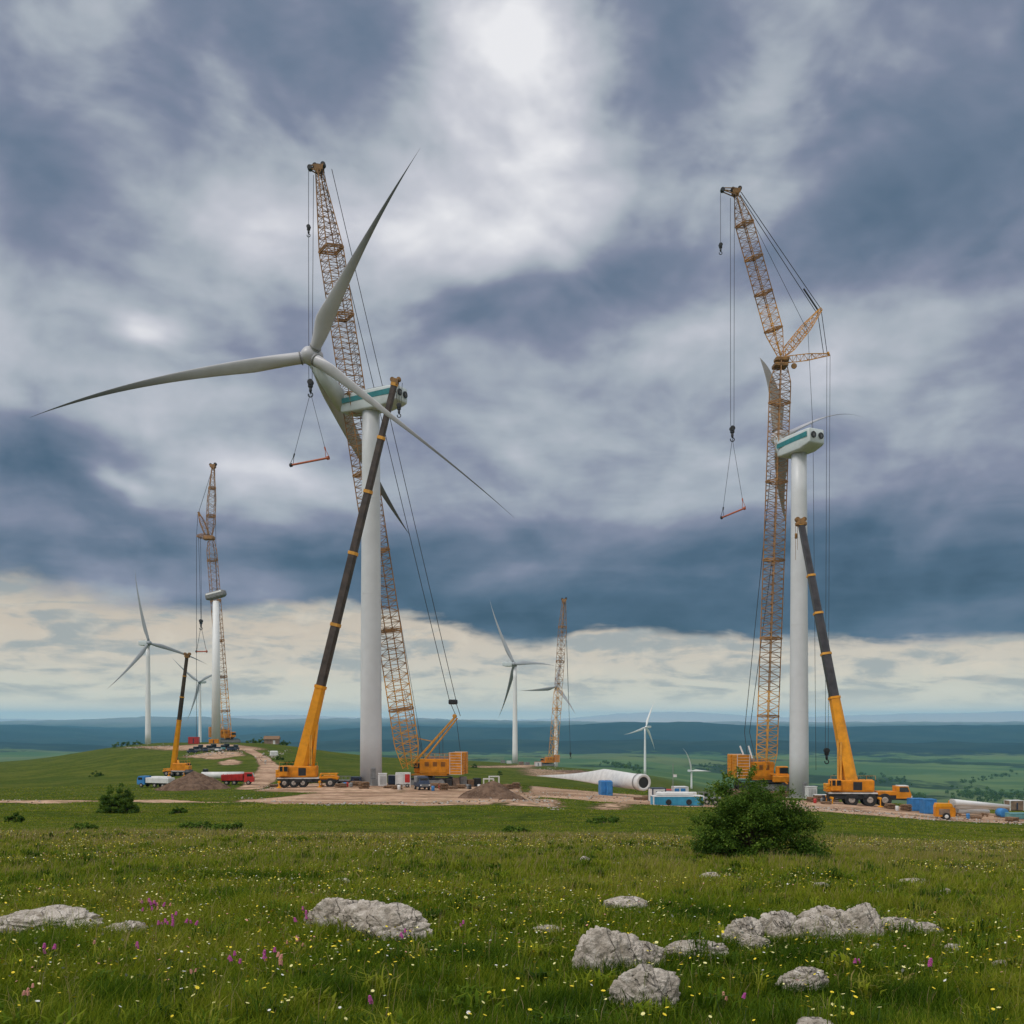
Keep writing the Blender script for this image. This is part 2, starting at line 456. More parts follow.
def gz(x, y): return float(ground(np.array([x]), np.array([y]))[0])
def gp(px, d):
    """ground point in column px at distance d"""
    x = (px - 512) / F * d
    return Vector((x, d, gz(x, d)))
def gdist(px, py, lo=4, hi=1500):
    """distance at which the ground first shows in picture column px at row py"""
    ds = np.exp(np.linspace(math.log(lo), math.log(hi), 1600))
    yy = _row(np.full_like(ds, px), ds)
    k = np.argmax(yy <= py)
    return float(ds[k]) if yy[k] <= py else float(hi)

def build_ground():
    az = np.concatenate([np.radians(np.arange(-180, -34, 2.0)), np.radians(np.arange(-34, 34, .1)), np.radians(np.arange(34, 180, 2.0))])
    rr = np.exp(np.arange(math.log(1.2), math.log(33000), .0125))
    A, R = np.meshgrid(az, rr)
    X = R * np.sin(A); Y = R * np.cos(A); Z = ground(X.ravel(), Y.ravel()).reshape(X.shape)
    na, nr = len(az), len(rr)
    V = np.stack([X, Y, Z], -1).reshape(-1, 3)
    i = np.arange(nr-1)[:, None] * na; j = np.arange(na)[None, :]; jn = (j + 1) % na
    q = np.stack([i + j, i + jn, i + na + jn, i + na + j], -1).reshape(-1, 4)
    c = np.array([[0, 0, ground(np.array([0.]), np.array([1.2]))[0]]])
    V = np.concatenate([V, c]); n = len(V) - 1
    # centre fan as degenerate-free quads
    fan = np.array([[n, (k+2) % na, (k+1) % na, k] for k in range(0, na - (na % 2), 2)])
    q = np.concatenate([q[:, ::-1], fan])
    # ---- surface cover written as attributes: bare earth, tall meadow, woodland
    x, y = V[:, 0], V[:, 1]; d = np.maximum(y, .1); u = 512 + F * x / d; vis = y > 2
    dirt = np.zeros(len(V))
    def road(pts, wpx, strength=1.0, soft=.5):
        nonlocal dirt
        P = []
        for px, py in pts:
            D = gdist(px, py); P.append(((px-512)/F*D, D))
        P = np.array(P)
        best = np.full(len(V), 1e9)
        m = vis & (y < 1300)
        xs, ys = x[m], y[m]; bb = best[m]
        for k in range(len(P)-1):
            a, b = P[k], P[k+1]; ab = b - a; L = max((ab**2).sum(), 1e-6)
            t = np.clip(((xs-a[0])*ab[0] + (ys-a[1])*ab[1]) / L, 0, 1)
            w = wpx[k] * (1-t) + wpx[k+1] * t
            bb = np.minimum(bb, np.hypot(xs-a[0]-t*ab[0], ys-a[1]-t*ab[1]) / w)
        val = np.clip((1.35 - bb) / .7, 0, 1) * strength
        dirt[m] = np.maximum(dirt[m], val)
    def patch(pts, strength=1.0, soft=3.0):
        """polygon given by picture points, laid on the ground"""
        nonlocal dirt
        P = np.array([((px-512)/F*gdist(px, py), gdist(px, py)) for px, py in pts])
        m = vis & (y < 1300) & (y > P[:, 1].min() - 9) & (y < P[:, 1].max() + 9)
        xs, ys = x[m], y[m]; ins = np.zeros(len(xs), bool); dist = np.full(len(xs), 1e9)
        for k in range(len(P)):
            a, b = P[k], P[(k+1) % len(P)]
            c_ = ((a[1] > ys) != (b[1] > ys)) & (xs < (b[0]-a[0]) * (ys-a[1]) / (b[1]-a[1] + 1e-9) + a[0])
            ins ^= c_
            ab = b - a; t = np.clip(((xs-a[0])*ab[0] + (ys-a[1])*ab[1]) / max((ab**2).sum(), 1e-6), 0, 1)
            dist = np.minimum(dist, np.hypot(xs-a[0]-t*ab[0], ys-a[1]-t*ab[1]))
        sd = np.where(ins, dist, -dist)
        val = np.clip(.5 + sd / soft, 0, 1) * strength
        dirt[m] = np.maximum(dirt[m], val)
    # track across the left, widening onto the crane pad
    road([(20,801.5),(120,801.8),(230,802),(300,801)], [4.0,3.8,4.0,6])
    patch([(235,800),(300,795),(345,790),(420,788),(500,789),(540,795),(530,802),(480,804),(420,806),(330,805),(270,804)])
    patch([(258,791),(285,784),(345,783),(420,783),(520,786),(520,793),(420,793),(330,793)])
    road([(250,789),(262,780),(268,772),(270,766),(262,757),(247,749),(225,747)], [2.6,3.2,3.4,3.2,2.6,2.6,5], 1)
    patch([(120,748),(180,745.5),(250,746),(268,750),(220,752),(165,750)], .8, 12)
    patch([(182,757),(206,753),(240,752),(246,756),(214,759)], .75, 5)
    patch([(218,762),(232,759),(242,761),(238,765),(222,766)], .8, 3)
    road([(500,792),(560,797),(610,801),(660,806),(720,806)], [4,5,5,5,5])
    patch([(530,786),(600,792),(665,797),(700,803),(640,803),(580,799),(530,793)], .8)
    patch([(500,797),(560,800),(560,806),(500,804)], .7)
    patch([(585,806),(625,803),(640,806),(610,809)], .55)
    patch([(700,806),(780,800),(830,801),(920,808),(1024,815),(1060,818),(1060,824),(960,821),(860,815),(780,812)])
    patch([(520,768),(600,772),(620,778),(560,779),(520,775)], .55, 14)
    patch([(470,766),(520,764.5),(560,765.5),(530,768),(480,768)], .7, 14)
    me_o = mesh_np('ground', V, q, M['ground'], True)
    me = me_o.data
    at_ = me.attributes.new('dirt', 'FLOAT', 'POINT'); at_.data.foreach_set('value', dirt.astype(np.float32))
    info(me_o, kind='structure')
    global AZ_, LR_, DG_
    AZ_, LR_, DG_ = az, np.log(rr), dirt[:-1].reshape(nr, na)
    return dirt, V
def dirt_at(x, y):
    i = np.clip(np.searchsorted(LR_, np.log(np.hypot(x, y))), 0, len(LR_)-1); j = np.clip(np.searchsorted(AZ_, np.arctan2(x, y)), 0, len(AZ_)-1)
    return DG_[i, j]
def ground_material():
    m = bpy.data.materials.new('meadow_ground'); m.use_nodes = True
    nt = m.node_tree; g = G(nt); b = nt.nodes['Principled BSDF']
    tc = g.new('ShaderNodeTexCoord').outputs['Object']
    X, Y, Z = g.sep(tc)
    dirt = E_(g, g.new('ShaderNodeAttribute', attribute_name='dirt').outputs['Fac'])
    nA = g.noise(tc, .9, 6, .62); nB = g.noise(tc, .07, 5, .6, .4); nC = g.noise(tc, .011, 5, .6, .5); nD = g.noise(tc, 7.0, 4, .6)
    # near turf
    grass = g.mix(g.step(nA, .35, .68), (.036,.056,.006), (.088,.118,.012))
    grass = g.mix(g.step(nB, .42, .66) * .65, grass, (.125,.135,.020))
    grass = g.mix(g.step(nC, .50, .64) * .45, grass, (.045,.075,.010))
    grass = g.mix(g.step(g.noise(tc, .25, 4, .65), .56, .72) * .6, grass, (.150,.120,.040))
    # the far country: pasture, fields and woods
    q = g.noise(tc, .0016, 5, .6, .6)
    far = g.mix(g.step(q, .44, .58), (.060,.115,.040), (.11,.165,.055))
    vor = g.new('ShaderNodeTexVoronoi'); g.put(vor.inputs['Vector'], g.vec(X * .0011, Y * .0005, 0.0)); vor.inputs['Scale'].default_value = 1.6
    fieldv = g.sep(E_(g, vor.outputs['Color']))[0]
    far = g.mix(g.step(fieldv, .55, .6) * .5, far, (.13,.15,.06))
    wood = g.step(g.noise(g.vec(X * .6, Y * .35, 4.0), .0032, 6, .62, .5), .54, .575)
    far = g.mix(wood * .9, far, (.018,.034,.014))
    ridge = g.step(Y + (nC - .5) * 1500.0, 4700.0, 5000.0) * g.step(Y, 14500.0, 12500.0)
    far = g.mix(ridge * .95, far, g.mix(g.step(q, .45, .6), (.008,.018,.022), (.018,.032,.030)))
    far = g.mix(g.step(Y, 12500.0, 14500.0) * .85, far, g.mix(g.step(Y, 17000.0, 18500.0), (.26,.25,.24), (.70,.60,.54)))  # part of the distance haze painted in: farther ridges paler
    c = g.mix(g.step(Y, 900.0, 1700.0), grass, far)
    # bare earth
    edge = g.step(dirt + (nA - .5) * 1.2 + (nB - .5) * 1.0, .42, .60)
    earth = g.mix(g.step(nA, .3, .7), (.36,.22,.14), (.66,.46,.32))
    earth = g.mix(g.step(nB, .46, .6) * .75, earth, (.25,.15,.095))
    earth = g.mix(g.step(g.noise(tc, .16, 6, .7, .6), .52, .62) * .7, earth, (.13,.105,.045))
    earth = g.mix(g.step(nD, .58, .7) * .5, earth, (.50,.43,.36))
    soil = g.step(dirt + (nA - .5) * 1.1 + (nB - .5) * .8, .22, .40)
    c = g.mix(soil * .75, c, g.mix(g.step(nD, .4, .6), (.10,.062,.034), (.21,.135,.085)))
    rut = g.step(g.m('ABSOLUTE', g.noise(g.vec(X * .08, Y * .5, 0.0), 1.0, 3, .5, .4) - .5), .03, .008)
    earth = g.mix(rut * .5, earth, (.17,.105,.07))
    c = g.mix(edge, c, earth)
    g.put(b.inputs['Base Color'], c)
    b.inputs['Roughness'].default_value = 1.0; b.inputs['Specular IOR Level'].default_value = .03
    bn = g.new('ShaderNodeBump'); bn.inputs['Strength'].default_value = .8; bn.inputs['Distance'].default_value = .25
    g.put(bn.inputs['Height'], nA + nB * 1.5 + nD * .3)
    nt.links.new(bn.outputs[0], b.inputs['Normal'])
    return m
M['ground'] = ground_material()
DIRT, GV = build_ground()

# ---------------------------------------------------------------- air
def build_haze():
    m = bpy.data.materials.new('haze_air'); m.use_nodes = True
    nt = m.node_tree; nt.nodes.remove(nt.nodes['Principled BSDF'])
    v = nt.nodes.new('ShaderNodeVolumePrincipled')
    v.inputs['Color'].default_value = (.27,.66,.95,1)
    v.inputs['Density'].default_value = 5.2e-5
    v.inputs['Anisotropy'].default_value = .0
    nt.links.new(v.outputs[0], nt.nodes['Material Output'].inputs['Volume'])
    zmin = float(GV[:, 2].min()) - 1.0; zmax = max(float(GV[:, 2].max()), 130.0) + 2.0
    mb = MB(); mb.box((0, 0, (zmin+zmax)/2), (67000, 67000, zmax - zmin))
    info(mb.build('haze', m), kind='stuff')
build_haze()

# ================================================================ wind turbines
def shift(p): return Matrix.Translation(-Vector(p))
def blade_mesh(mb, root, tip, bend, cmax, cdir, rr, n=26, k=14, tipc=.10, peak=.2, ex=1.35):
    root, tip, bend, cdir = map(Vector, (root, tip, bend, cdir))
    L = (tip - root).length; rings = []
    def pos(s): return root.lerp(tip, s) + bend * (4 * s * (1 - s)) * (.55 + .45 * s)
    for i in range(n + 1):
        s = (i / n) ** 1.25
        t = (pos(min(s + .01, 1.0)) - pos(max(s - .01, 0.0))).normalized()
        c = (cdir - t * cdir.dot(t)).normalized(); nn = t.cross(c)
        if s < peak:
            q = s / peak; q = q * q * (3 - 2 * q)
            ch = 2 * rr * (1 - q) + cmax * q; th = 2 * rr * (1 - q) + cmax * .26 * q
        else:
            q = (s - peak) / (1 - peak)
            ch = cmax * ((1 - q) ** ex * (1 - tipc) + tipc * (1 - q ** 6)); th = ch * (.26 - .12 * q)
        ch = max(ch, .04); th = max(th, .03)
        q2 = min(s / peak, 1.0)
        off = c * (ch * .5 - rr) * .62 * q2
        ring = []
        for j in range(k):
            a = 2 * PI * j / k
            x = math.cos(a) * ch * .5; y = math.sin(a) * th * .5 * (1 if x < 0 else (1 - (x / (ch * .5)) ** 2 * .45 * q2))
            ring.append(pos(s) + off + c * x + nn * y)
        rings.append(ring)
    mb.smooth = True; mb.loft(rings); mb.smooth = False
    mb.span = [((i / n) ** 1.25) for i in range(n + 1) for _ in range(k)]
    return mb
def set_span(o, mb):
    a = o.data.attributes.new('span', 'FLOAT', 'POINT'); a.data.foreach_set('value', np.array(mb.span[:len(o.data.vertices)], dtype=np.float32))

def rounded_section(hw, hh, n=5, r=.35):
    """closed outline of a rounded rectangle, points (y, z)"""
    out = []; rr = min(hw, hh) * r
    for cx, cy, a0 in ((hw-rr, hh-rr, 0), (-hw+rr, hh-rr, PI/2), (-hw+rr, -hh+rr, PI), (hw-rr, -hh+rr, 1.5*PI)):
        for i in range(n):
            a = a0 + PI/2 * i / (n-1); out.append((cx + math.cos(a)*rr, cy + math.sin(a)*rr))
    return out

def nacelle(parent, inv, front, rear, w, h, stripe=True, fans=True, drop=.0):
    """nacelle body between the front and rear centres (world points)"""
    front, rear = Vector(front), Vector(rear)
    ax = (rear - front); L = ax.length; ax.normalize()
    side = Vector((0,0,1)).cross(ax).normalized(); up = ax.cross(side)
    if up.z < 0: up = -up
    def ring(s, kw, kh, dz=0):
        return [front + ax * (s*L) + side * y * kw + up * (z * kh + dz) for y, z in rounded_section(w/2, h/2, 4, .2)]
    mb = MB(); mb.smooth = True
    mb.loft([ring(0,.55,.6,-.05*h), ring(.02,.80,.82), ring(.12,.92,.93), ring(.3,1,1), ring(.72,1,1), ring(.93,.97,.86,.07*h), ring(.985,.92,.78,.1*h), ring(1,.84,.70,.11*h)])
    nc = mb.build('nacelle', M['nacelle'], parent, inv)
    for sg in (1, -1):
        if stripe:
            mb = MB()
            q = side * sg * (w/2 + .03)
            for a, b, z0, z1 in ((.06,.95,-.06,.24),):
                p = [front+ax*a*L+q+up*z0*h*.2, front+ax*b*L+q+up*(z0+.1)*h, front+ax*b*L+q+up*(z1+.08)*h, front+ax*a*L+q+up*z1*h]
                p = [v - side*sg*.0 for v in p]
                p2 = [v + side*sg*.03 for v in p]
                mb.add(p+p2, [(0,1,2,3),(4,7,6,5),(0,4,5,1),(1,5,6,2),(2,6,7,3),(3,7,4,0)])
            mb.build('stripe', M['teal'], nc, None if inv is None else inv)
    mb = MB()   # roof rail, hatch and wind vane
    for s in (.2, .45, .7):
        mb.bar(front+ax*s*L+up*h*.49, front+ax*s*L+up*(h*.49+.9), .04)
    mb.bar(front+ax*.2*L+up*(h*.49+.9), front+ax*.7*L+up*(h*.49+.9), .035)
    mb.bar(front+ax*.86*L+up*h*.5, front+ax*.86*L+up*(h*.5+1.6), .05)
    mb.bar(front+ax*.86*L+up*(h*.5+1.5)-side*.5, front+ax*.86*L+up*(h*.5+1.5)+side*.5, .04)
    mb.box(front+ax*.55*L+up*(h*.5+.15), (1.6,1.2,.3), Matrix((ax,side,up)).transposed())
    mb.build('roof_gear', M['grey'], nc, inv)
    if fans:
        for sg in (1, -1):
            c = rear + ax*.06 + side*sg*w*.225 + up*h*.13
            q = ax.to_track_quat('Z','Y').to_matrix(); R = h*.15
            mb = MB(); mb.lathe([(R*1.15,0),(R*1.15,.18),(R,.22),(R*.94,.1),(.05,.06)], c, q, 22)
            fo = mb.build('cooling_fan', M['black'], nc, inv)
            mb = MB()
            for a in range(5):
                t = a*PI/5; d = side*math.cos(t)*R*.9 + up*math.sin(t)*R*.9
                mb.bar(c+ax*.2-d, c+ax*.2+d, .035)
            mb.build('fan_guard', M['grey'], fo, inv)
    return nc

def turbine(label, base, hub_h, blades, nac, r0, r1, hub, hub_r, name='wind_turbine', group='wind turbines on the ridge', big=True, white='tower', bladem='blade', hubdir=None, cat='wind turbine'):
    """blades: list of dict(tip, bend, cmax, cdir, rr); nac: (front, rear, w, h)"""
    base = Vector(base); inv = shift(base)
    T = empty(name, base, 0, label, cat, group)
    mb = MB(); mb.smooth = True
    top = Vector((base.x, base.y, base.z + hub_h)); prof = []
    for i in range(9):
        s = i / 8; r = r0 * (1 - s) + r1 * s; z = hub_h * s
        prof.append((r, z - (.8 if i == 0 else 0)))
    mb.lathe(prof, base, None, 48 if big else 20)
    mb.smooth = False
    if big:
        for i in (2, 4, 6):
            r = r0 + (r1 - r0) * i / 8; z = hub_h * i / 8
            mb.lathe([(r-.02, z), (r+.03, z+.01), (r+.03, z+.16), (r-.02, z+.17)], base, None, 48, cap=False)
    tw = mb.build('tower', M[white], T, inv)
    if big:
        fd = Vector((0.35, -1, 0)).normalized(); sd = Vector((1, .35, 0)).normalized(); Mx = Matrix((sd, -fd, Vector((0,0,1)))).transposed()
        mb = MB(); mb.box(base + fd*(r0+.02) + Vector((0,0,2.6)), (1.1,.25,2.3), Mx, bev=.1)
        dr = mb.build('door', M['grey'], tw, inv)
        mb = MB()
        for k in range(6): mb.box(base + fd*(r0+.35+.28*(5-k)) + Vector((0,0,.2+.22*k)), (1.2,.28,.06), Mx)
        for sg in (-.6,.6):
            a = base + fd*(r0+2.0) + sd*sg; b = base + fd*(r0+.35) + sd*sg + Vector((0,0,1.35))
            mb.bar(a, b, .05); mb.bar(a+Vector((0,0,1)), b+Vector((0,0,1)), .03); mb.bar(a, a+Vector((0,0,1)), .03); mb.bar(b, b+Vector((0,0,1)), .03)
        mb.build('steps', M['grey'], tw, inv)
        mb = MB(); mb.lathe([(r0+.9,-.5),(r0+.9,.12),(r0+.6,.2),(r0+.1,.2)], base, None, 40)
        mb.build('foundation_ring', M['concrete'], T, inv)
    if nac:
        nacelle(T, inv, *nac[:4], stripe=big, fans=big)
        mb = MB(); mb.smooth = True; mb.lathe([(r1*1.02,hub_h-.3),(r1*1.12,hub_h-.2),(r1*1.12,hub_h+.8),(r1,hub_h+.9)], base, None, 32)
        mb.build('yaw_ring', M['grey'], T, inv)
    hub = Vector(hub)
    mb = MB(); mb.smooth = True
    hd = Vector(hubdir) if hubdir is not None else Vector((0,-1,0))
    q = hd.normalized().to_track_quat('Z','Y').to_matrix(); R = hub_r
    mb.lathe([(R*.5,-R*1.25),(R*.92,-R*.9),(R,-R*.3),(R*.98,R*.25),(R*.82,R*.7),(R*.5,R*1.02),(R*.2,R*1.15),(.01,R*1.18)], hub, q, 26)
    hb = mb.build('hub', M[bladem], T, inv)
    if nac and big:
        mb = MB(); mb.smooth = True; mb.bar(hub, nac[0], R*.72, R*.9, n=20); mb.build('rotor_shaft', M['nacelle'], T, inv)
    for b in blades:
        tip = Vector(b['tip']); d = (tip - hub).normalized()
        root = hub + d * R * .75
        mb = MB(); blade_mesh(mb, root, tip, b.get('bend', (0,0,0)), b['cmax'], b.get('cdir', (1,0,0)), b['rr'], n=30 if big else 14, k=16 if big else 8, tipc=b.get('tipc',.1), peak=b.get('peak',.2), ex=b.get('ex',1.35))
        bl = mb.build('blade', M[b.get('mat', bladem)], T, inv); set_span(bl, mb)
        if big:
            mb = MB(); mb.smooth = True; qq = d.to_track_quat('Z','Y').to_matrix()
            mb.lathe([(b['rr']*1.0,0),(b['rr']*1.13,.02),(b['rr']*1.13,.28),(b['rr']*1.0,.3)], hub + d*R*1.02, qq, 24, cap=False)
            mb.build('root_collar', M['grey'], bl, inv)
    return T

def tip3(hub, px, py, dd):
    hub = Vector(hub); return at(px, py, hub.y + dd)

# turbine beside the big crawler crane: its rotor hangs high to the left of the nacelle
b1 = gp(371, 215)
topz = at(371, 404, 215).z
hub1 = at(311, 356, 212)
turbine('tall white turbine beside the telescopic crane, rotor of long curved blades at its left', b1, topz - b1.z,
    [dict(tip=tip3(hub1, 417, 146, -24), bend=(-1.9,0,-.9), cmax=3.7, cdir=(-.9,.35,-.3), rr=1.15, peak=.17, ex=1.75, tipc=.07),
     dict(tip=tip3(hub1, 32, 421, -4), bend=(0,0,2.5), cmax=2.9, cdir=(0,.5,-1), rr=1.25, peak=.2, ex=1.25, tipc=.06),
     dict(tip=tip3(hub1, 515, 514, -30), bend=(.6,0,.6), cmax=2.9, cdir=(.3,-.7,.5), rr=1.25, peak=.10, tipc=.12, ex=2.6),
     dict(tip=tip3(hub1, 412, 533, 40), bend=(-2.2,0,1.2), cmax=4.3, cdir=(1,.15,.5), rr=1.25, peak=.22, tipc=.16, ex=1.5)],
    (at(345, 407, 218), at(402, 396, 211), 4.6, 4.2), 2.36, 1.86, hub1, 2.0, hubdir=(-.55,-.8,.05))
# turbine at the right, seen from behind
b2 = gp(799, 240)
topz = at(799, 452, 240).z
hub2 = at(779, 438, 252)
turbine('tall white turbine by the right-hand bush and crawler crane, twin round fans on its rear', b2, topz - b2.z,
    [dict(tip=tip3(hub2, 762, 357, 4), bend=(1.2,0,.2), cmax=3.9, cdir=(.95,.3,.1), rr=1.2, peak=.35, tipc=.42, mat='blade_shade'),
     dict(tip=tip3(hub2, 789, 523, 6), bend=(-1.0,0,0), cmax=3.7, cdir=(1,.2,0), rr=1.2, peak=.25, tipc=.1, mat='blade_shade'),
     dict(tip=tip3(hub2, 861, 417, 40), bend=(0,0,3.2), cmax=2.6, cdir=(0,.9,.3), rr=1.0, peak=.2, tipc=.1)],
    (at(783, 451, 244.5), at(817, 437.5, 234.5), 5.2, 4.4), 2.3, 1.8, hub2, 1.9, hubdir=(-.55,1,0))

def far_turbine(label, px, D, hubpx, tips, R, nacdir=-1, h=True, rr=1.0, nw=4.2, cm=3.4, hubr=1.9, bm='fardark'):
    base = gp(px, D); hub = at(hubpx[0], hubpx[1], D - 3)
    top = Vector((base.x, base.y, hub.z - 1.6))
    bl = []
    sg = 1
    for (x, y) in tips:
        v = at(x, y, D - 3) - hub; L = v.length
        dep = math.sqrt(max(R*R - L*L, 0)) * sg * .8; sg = -sg
        side = Vector((-v.z, 0, v.x)).normalized()
        bl.append(dict(tip=at(x, y, D - 3 + dep), bend=side * (R*.025), cmax=cm, cdir=side + Vector((0,.3,0)), rr=rr, peak=.18))
    c = Vector((base.x, D, hub.z))
    fr = hub + Vector((-.6*nacdir*-1, 1.2, 0)); re = hub + Vector((nacdir * 9.0, 5.0, 0))
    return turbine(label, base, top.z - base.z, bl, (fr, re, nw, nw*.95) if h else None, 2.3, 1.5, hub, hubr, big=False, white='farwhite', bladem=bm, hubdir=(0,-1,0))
far_turbine('white turbine furthest left on the grassy hill, one blade passing behind the small crane', 148, 800, (149,643), [(134,568),(107,690),(208,664)], 61, -1)
far_turbine('small distant white turbine behind the hook lines on the hilltop', 200, 1450, (199,682), [(171,657),(230,668),(187,722)], 60, 1, cm=4.2)
far_turbine('white turbine left of the leaning lattice boom in the middle distance', 515, 830, (514,664), [(489,600),(555,665),(499,718)], 60, -1)
far_turbine('distant turbine whose rotor shows against the leaning lattice boom', 556, 1100, (556,687), [(520,691),(576,714),(563,656)], 42, 1, h=False, cm=4.2)
far_turbine('white turbine standing alone below the ridge, above the lying blade root', 645, 1750, (646,727), [(655,700),(624,735),(655,750)], 52, 1, cm=4.5, bm='farwhite')
# half built one in the valley behind the blue cabin
bb = gp(691.5, 1000); hb = at(691.5, 771, 998)
turbine('tiny white turbine by the blue site cabin, one blade up and one level', bb, hb.z - bb.z - .5,
    [dict(tip=at(683, 748, 990), bend=(2.0,0,1.2), cmax=1.7, cdir=(1,.2,.2), rr=.5), dict(tip=at(711, 771, 1000), bend=(0,0,.3), cmax=2.2, cdir=(0,.3,1), rr=.6)],
    (hb + Vector((.5,.5,0)), hb + Vector((-3,3,0)), 2.4, 2.2), 1.0, .8, hb, .9, big=False, white='farwhite', bladem='farwhite')

# ================================================================ cranes
def lattice(mb, a, b, w, bays, roll, t0=.08, t1=.08, e0=.35, e1=.35, rc=.13, rd=.06, joints=(), side=None, split=None, mats=(0, 1)):
    a, b = Vector(a), Vector(b); ax = (b - a); L = ax.length; ax.normalize()
    s0 = Vector(side) if side is not None else Vector((0, 1, 0)).cross(ax)
    s0 = (s0 - ax * s0.dot(ax)).normalized()
    s0 = Matrix.Rotation(roll, 3, ax) @ s0; u0 = ax.cross(s0)
    def W(s):
        k = 1.0
        if s < t0: k = e0 + (1 - e0) * s / t0
        if s > 1 - t1: k = min(k, e1 + (1 - e1) * (1 - s) / t1)
        return w * .5 * k
    def C(s):
        h = W(s); p = a + ax * (s * L)
        return [p + s0*h + u0*h, p - s0*h + u0*h, p - s0*h - u0*h, p + s0*h - u0*h]
    ss = [i / bays for i in range(bays + 1)]
    for i in range(bays):
        A, B = C(ss[i]), C(ss[i+1])
        mb.cur = mats[0] if split is None or ss[i] < split else mats[1]
        for k in range(4):
            mb.bar(A[k], B[k], rc, cap=False)
            j = (k + 1) % 4
            if (i + k) % 2: mb.bar(A[k], B[j], rd, cap=False)
            else: mb.bar(A[j], B[k], rd, cap=False)
            mb.bar(B[k], B[j], rd, cap=False)
    for s in joints:
        A, B = C(s), C(min(s + .35 / bays, 1))
        for k in range(4):
            j = (k + 1) % 4
            mb.bar(A[k], A[j], rc * 1.3); mb.bar(B[k], B[j], rc * 1.3); mb.bar(A[k], B[k], rc * 1.9)
        mb.bar(A[0], A[2], rd*1.3); mb.bar(A[1], A[3], rd*1.3)
    mb.cur = 0
    return C

def hook_block(T, inv, p, s=1.0, name='hook_block'):
    p = Vector(p); mb = MB()
    mb.box(p, (.9*s,.7*s,1.6*s), bev=.25*s); mb.smooth = True
    mb.lathe([(.1*s,-1.0*s),(.28*s,-.6*s),(.28*s,0)], p + Vector((0,0,-.7*s)), None, 10)
    mb.wheel(p + Vector((0,-.38*s,.3*s)), .55*s, .12*s, 'Y', 16); mb.wheel(p + Vector((0,.38*s,.3*s)), .55*s, .12*s, 'Y', 16)
    pts = [p + Vector((math.cos(t)*.42*s, 0, -2.0*s + math.sin(t)*.42*s)) for t in np.linspace(PI*.5, PI*-1.15, 9)]
    for i in range(8): mb.bar(pts[i], pts[i+1], .11*s, n=6)
    return mb.build(name, M['black'], T, inv)

def ropes(T, inv, segs, r=.07, name='rope', m='rope'):
    mb = MB()
    for a, b in segs: mb.bar(a, b, r, n=5, cap=False)
    return mb.build(name, M[m], T, inv)

def track(T, name, c, L, h, w):
    """crawler track along local x, centre c at the ground"""
    mb = MB(); r = h / 2; n = int(L / .55); loop = []
    per = 2 * (L - h) + PI * h; N = int(per / .42)
    for i in range(N):
        q = per * i / N
        if q < L - h: x, z, a = -L/2 + r + q, h, 0
        elif q < L - h + PI * r: t = (q - (L - h)) / r; x, z, a = L/2 - r + math.sin(t)*r, r + math.cos(t)*r, -t
        elif q < 2*(L-h) + PI * r: x, z, a = L/2 - r - (q - (L-h) - PI*r), 0, PI
        else: t = (q - 2*(L-h) - PI*r) / r; x, z, a = -L/2 + r - math.sin(t)*r, r - math.cos(t)*r, PI - t
        mb.box((c[0]+x, c[1], c[2]+z), (.36, w, .14), Matrix.Rotation(-a, 3, 'Y'))
    o = mb.build(name, M['black'], T)
    mb = MB(); mb.box((c[0], c[1], c[2]+r), (L - h*.9, w*.7, h*.62), bev=.1)
    for k in range(int(L / 1.1)):
        mb.wheel((c[0] - L/2 + r + k*1.1, c[1], c[2] + h*.3), h*.26, w*.86, 'Y', 12)
    for sx in (-1, 1): mb.wheel((c[0] + sx*(L/2-r), c[1], c[2]+r), r*.86, w*.8, 'Y', 16)
    mb.build('track_frame', M['grey'], o)
    return o

def drum(mb, c, r, w):
    mb.lathe([(r*1.3,-w/2),(r*1.3,-w/2+.08),(r,-w/2+.08),(r,w/2-.08),(r*1.3,w/2-.08),(r*1.3,w/2)], c, Matrix.Rotation(PI/2,3,'X'), 18)

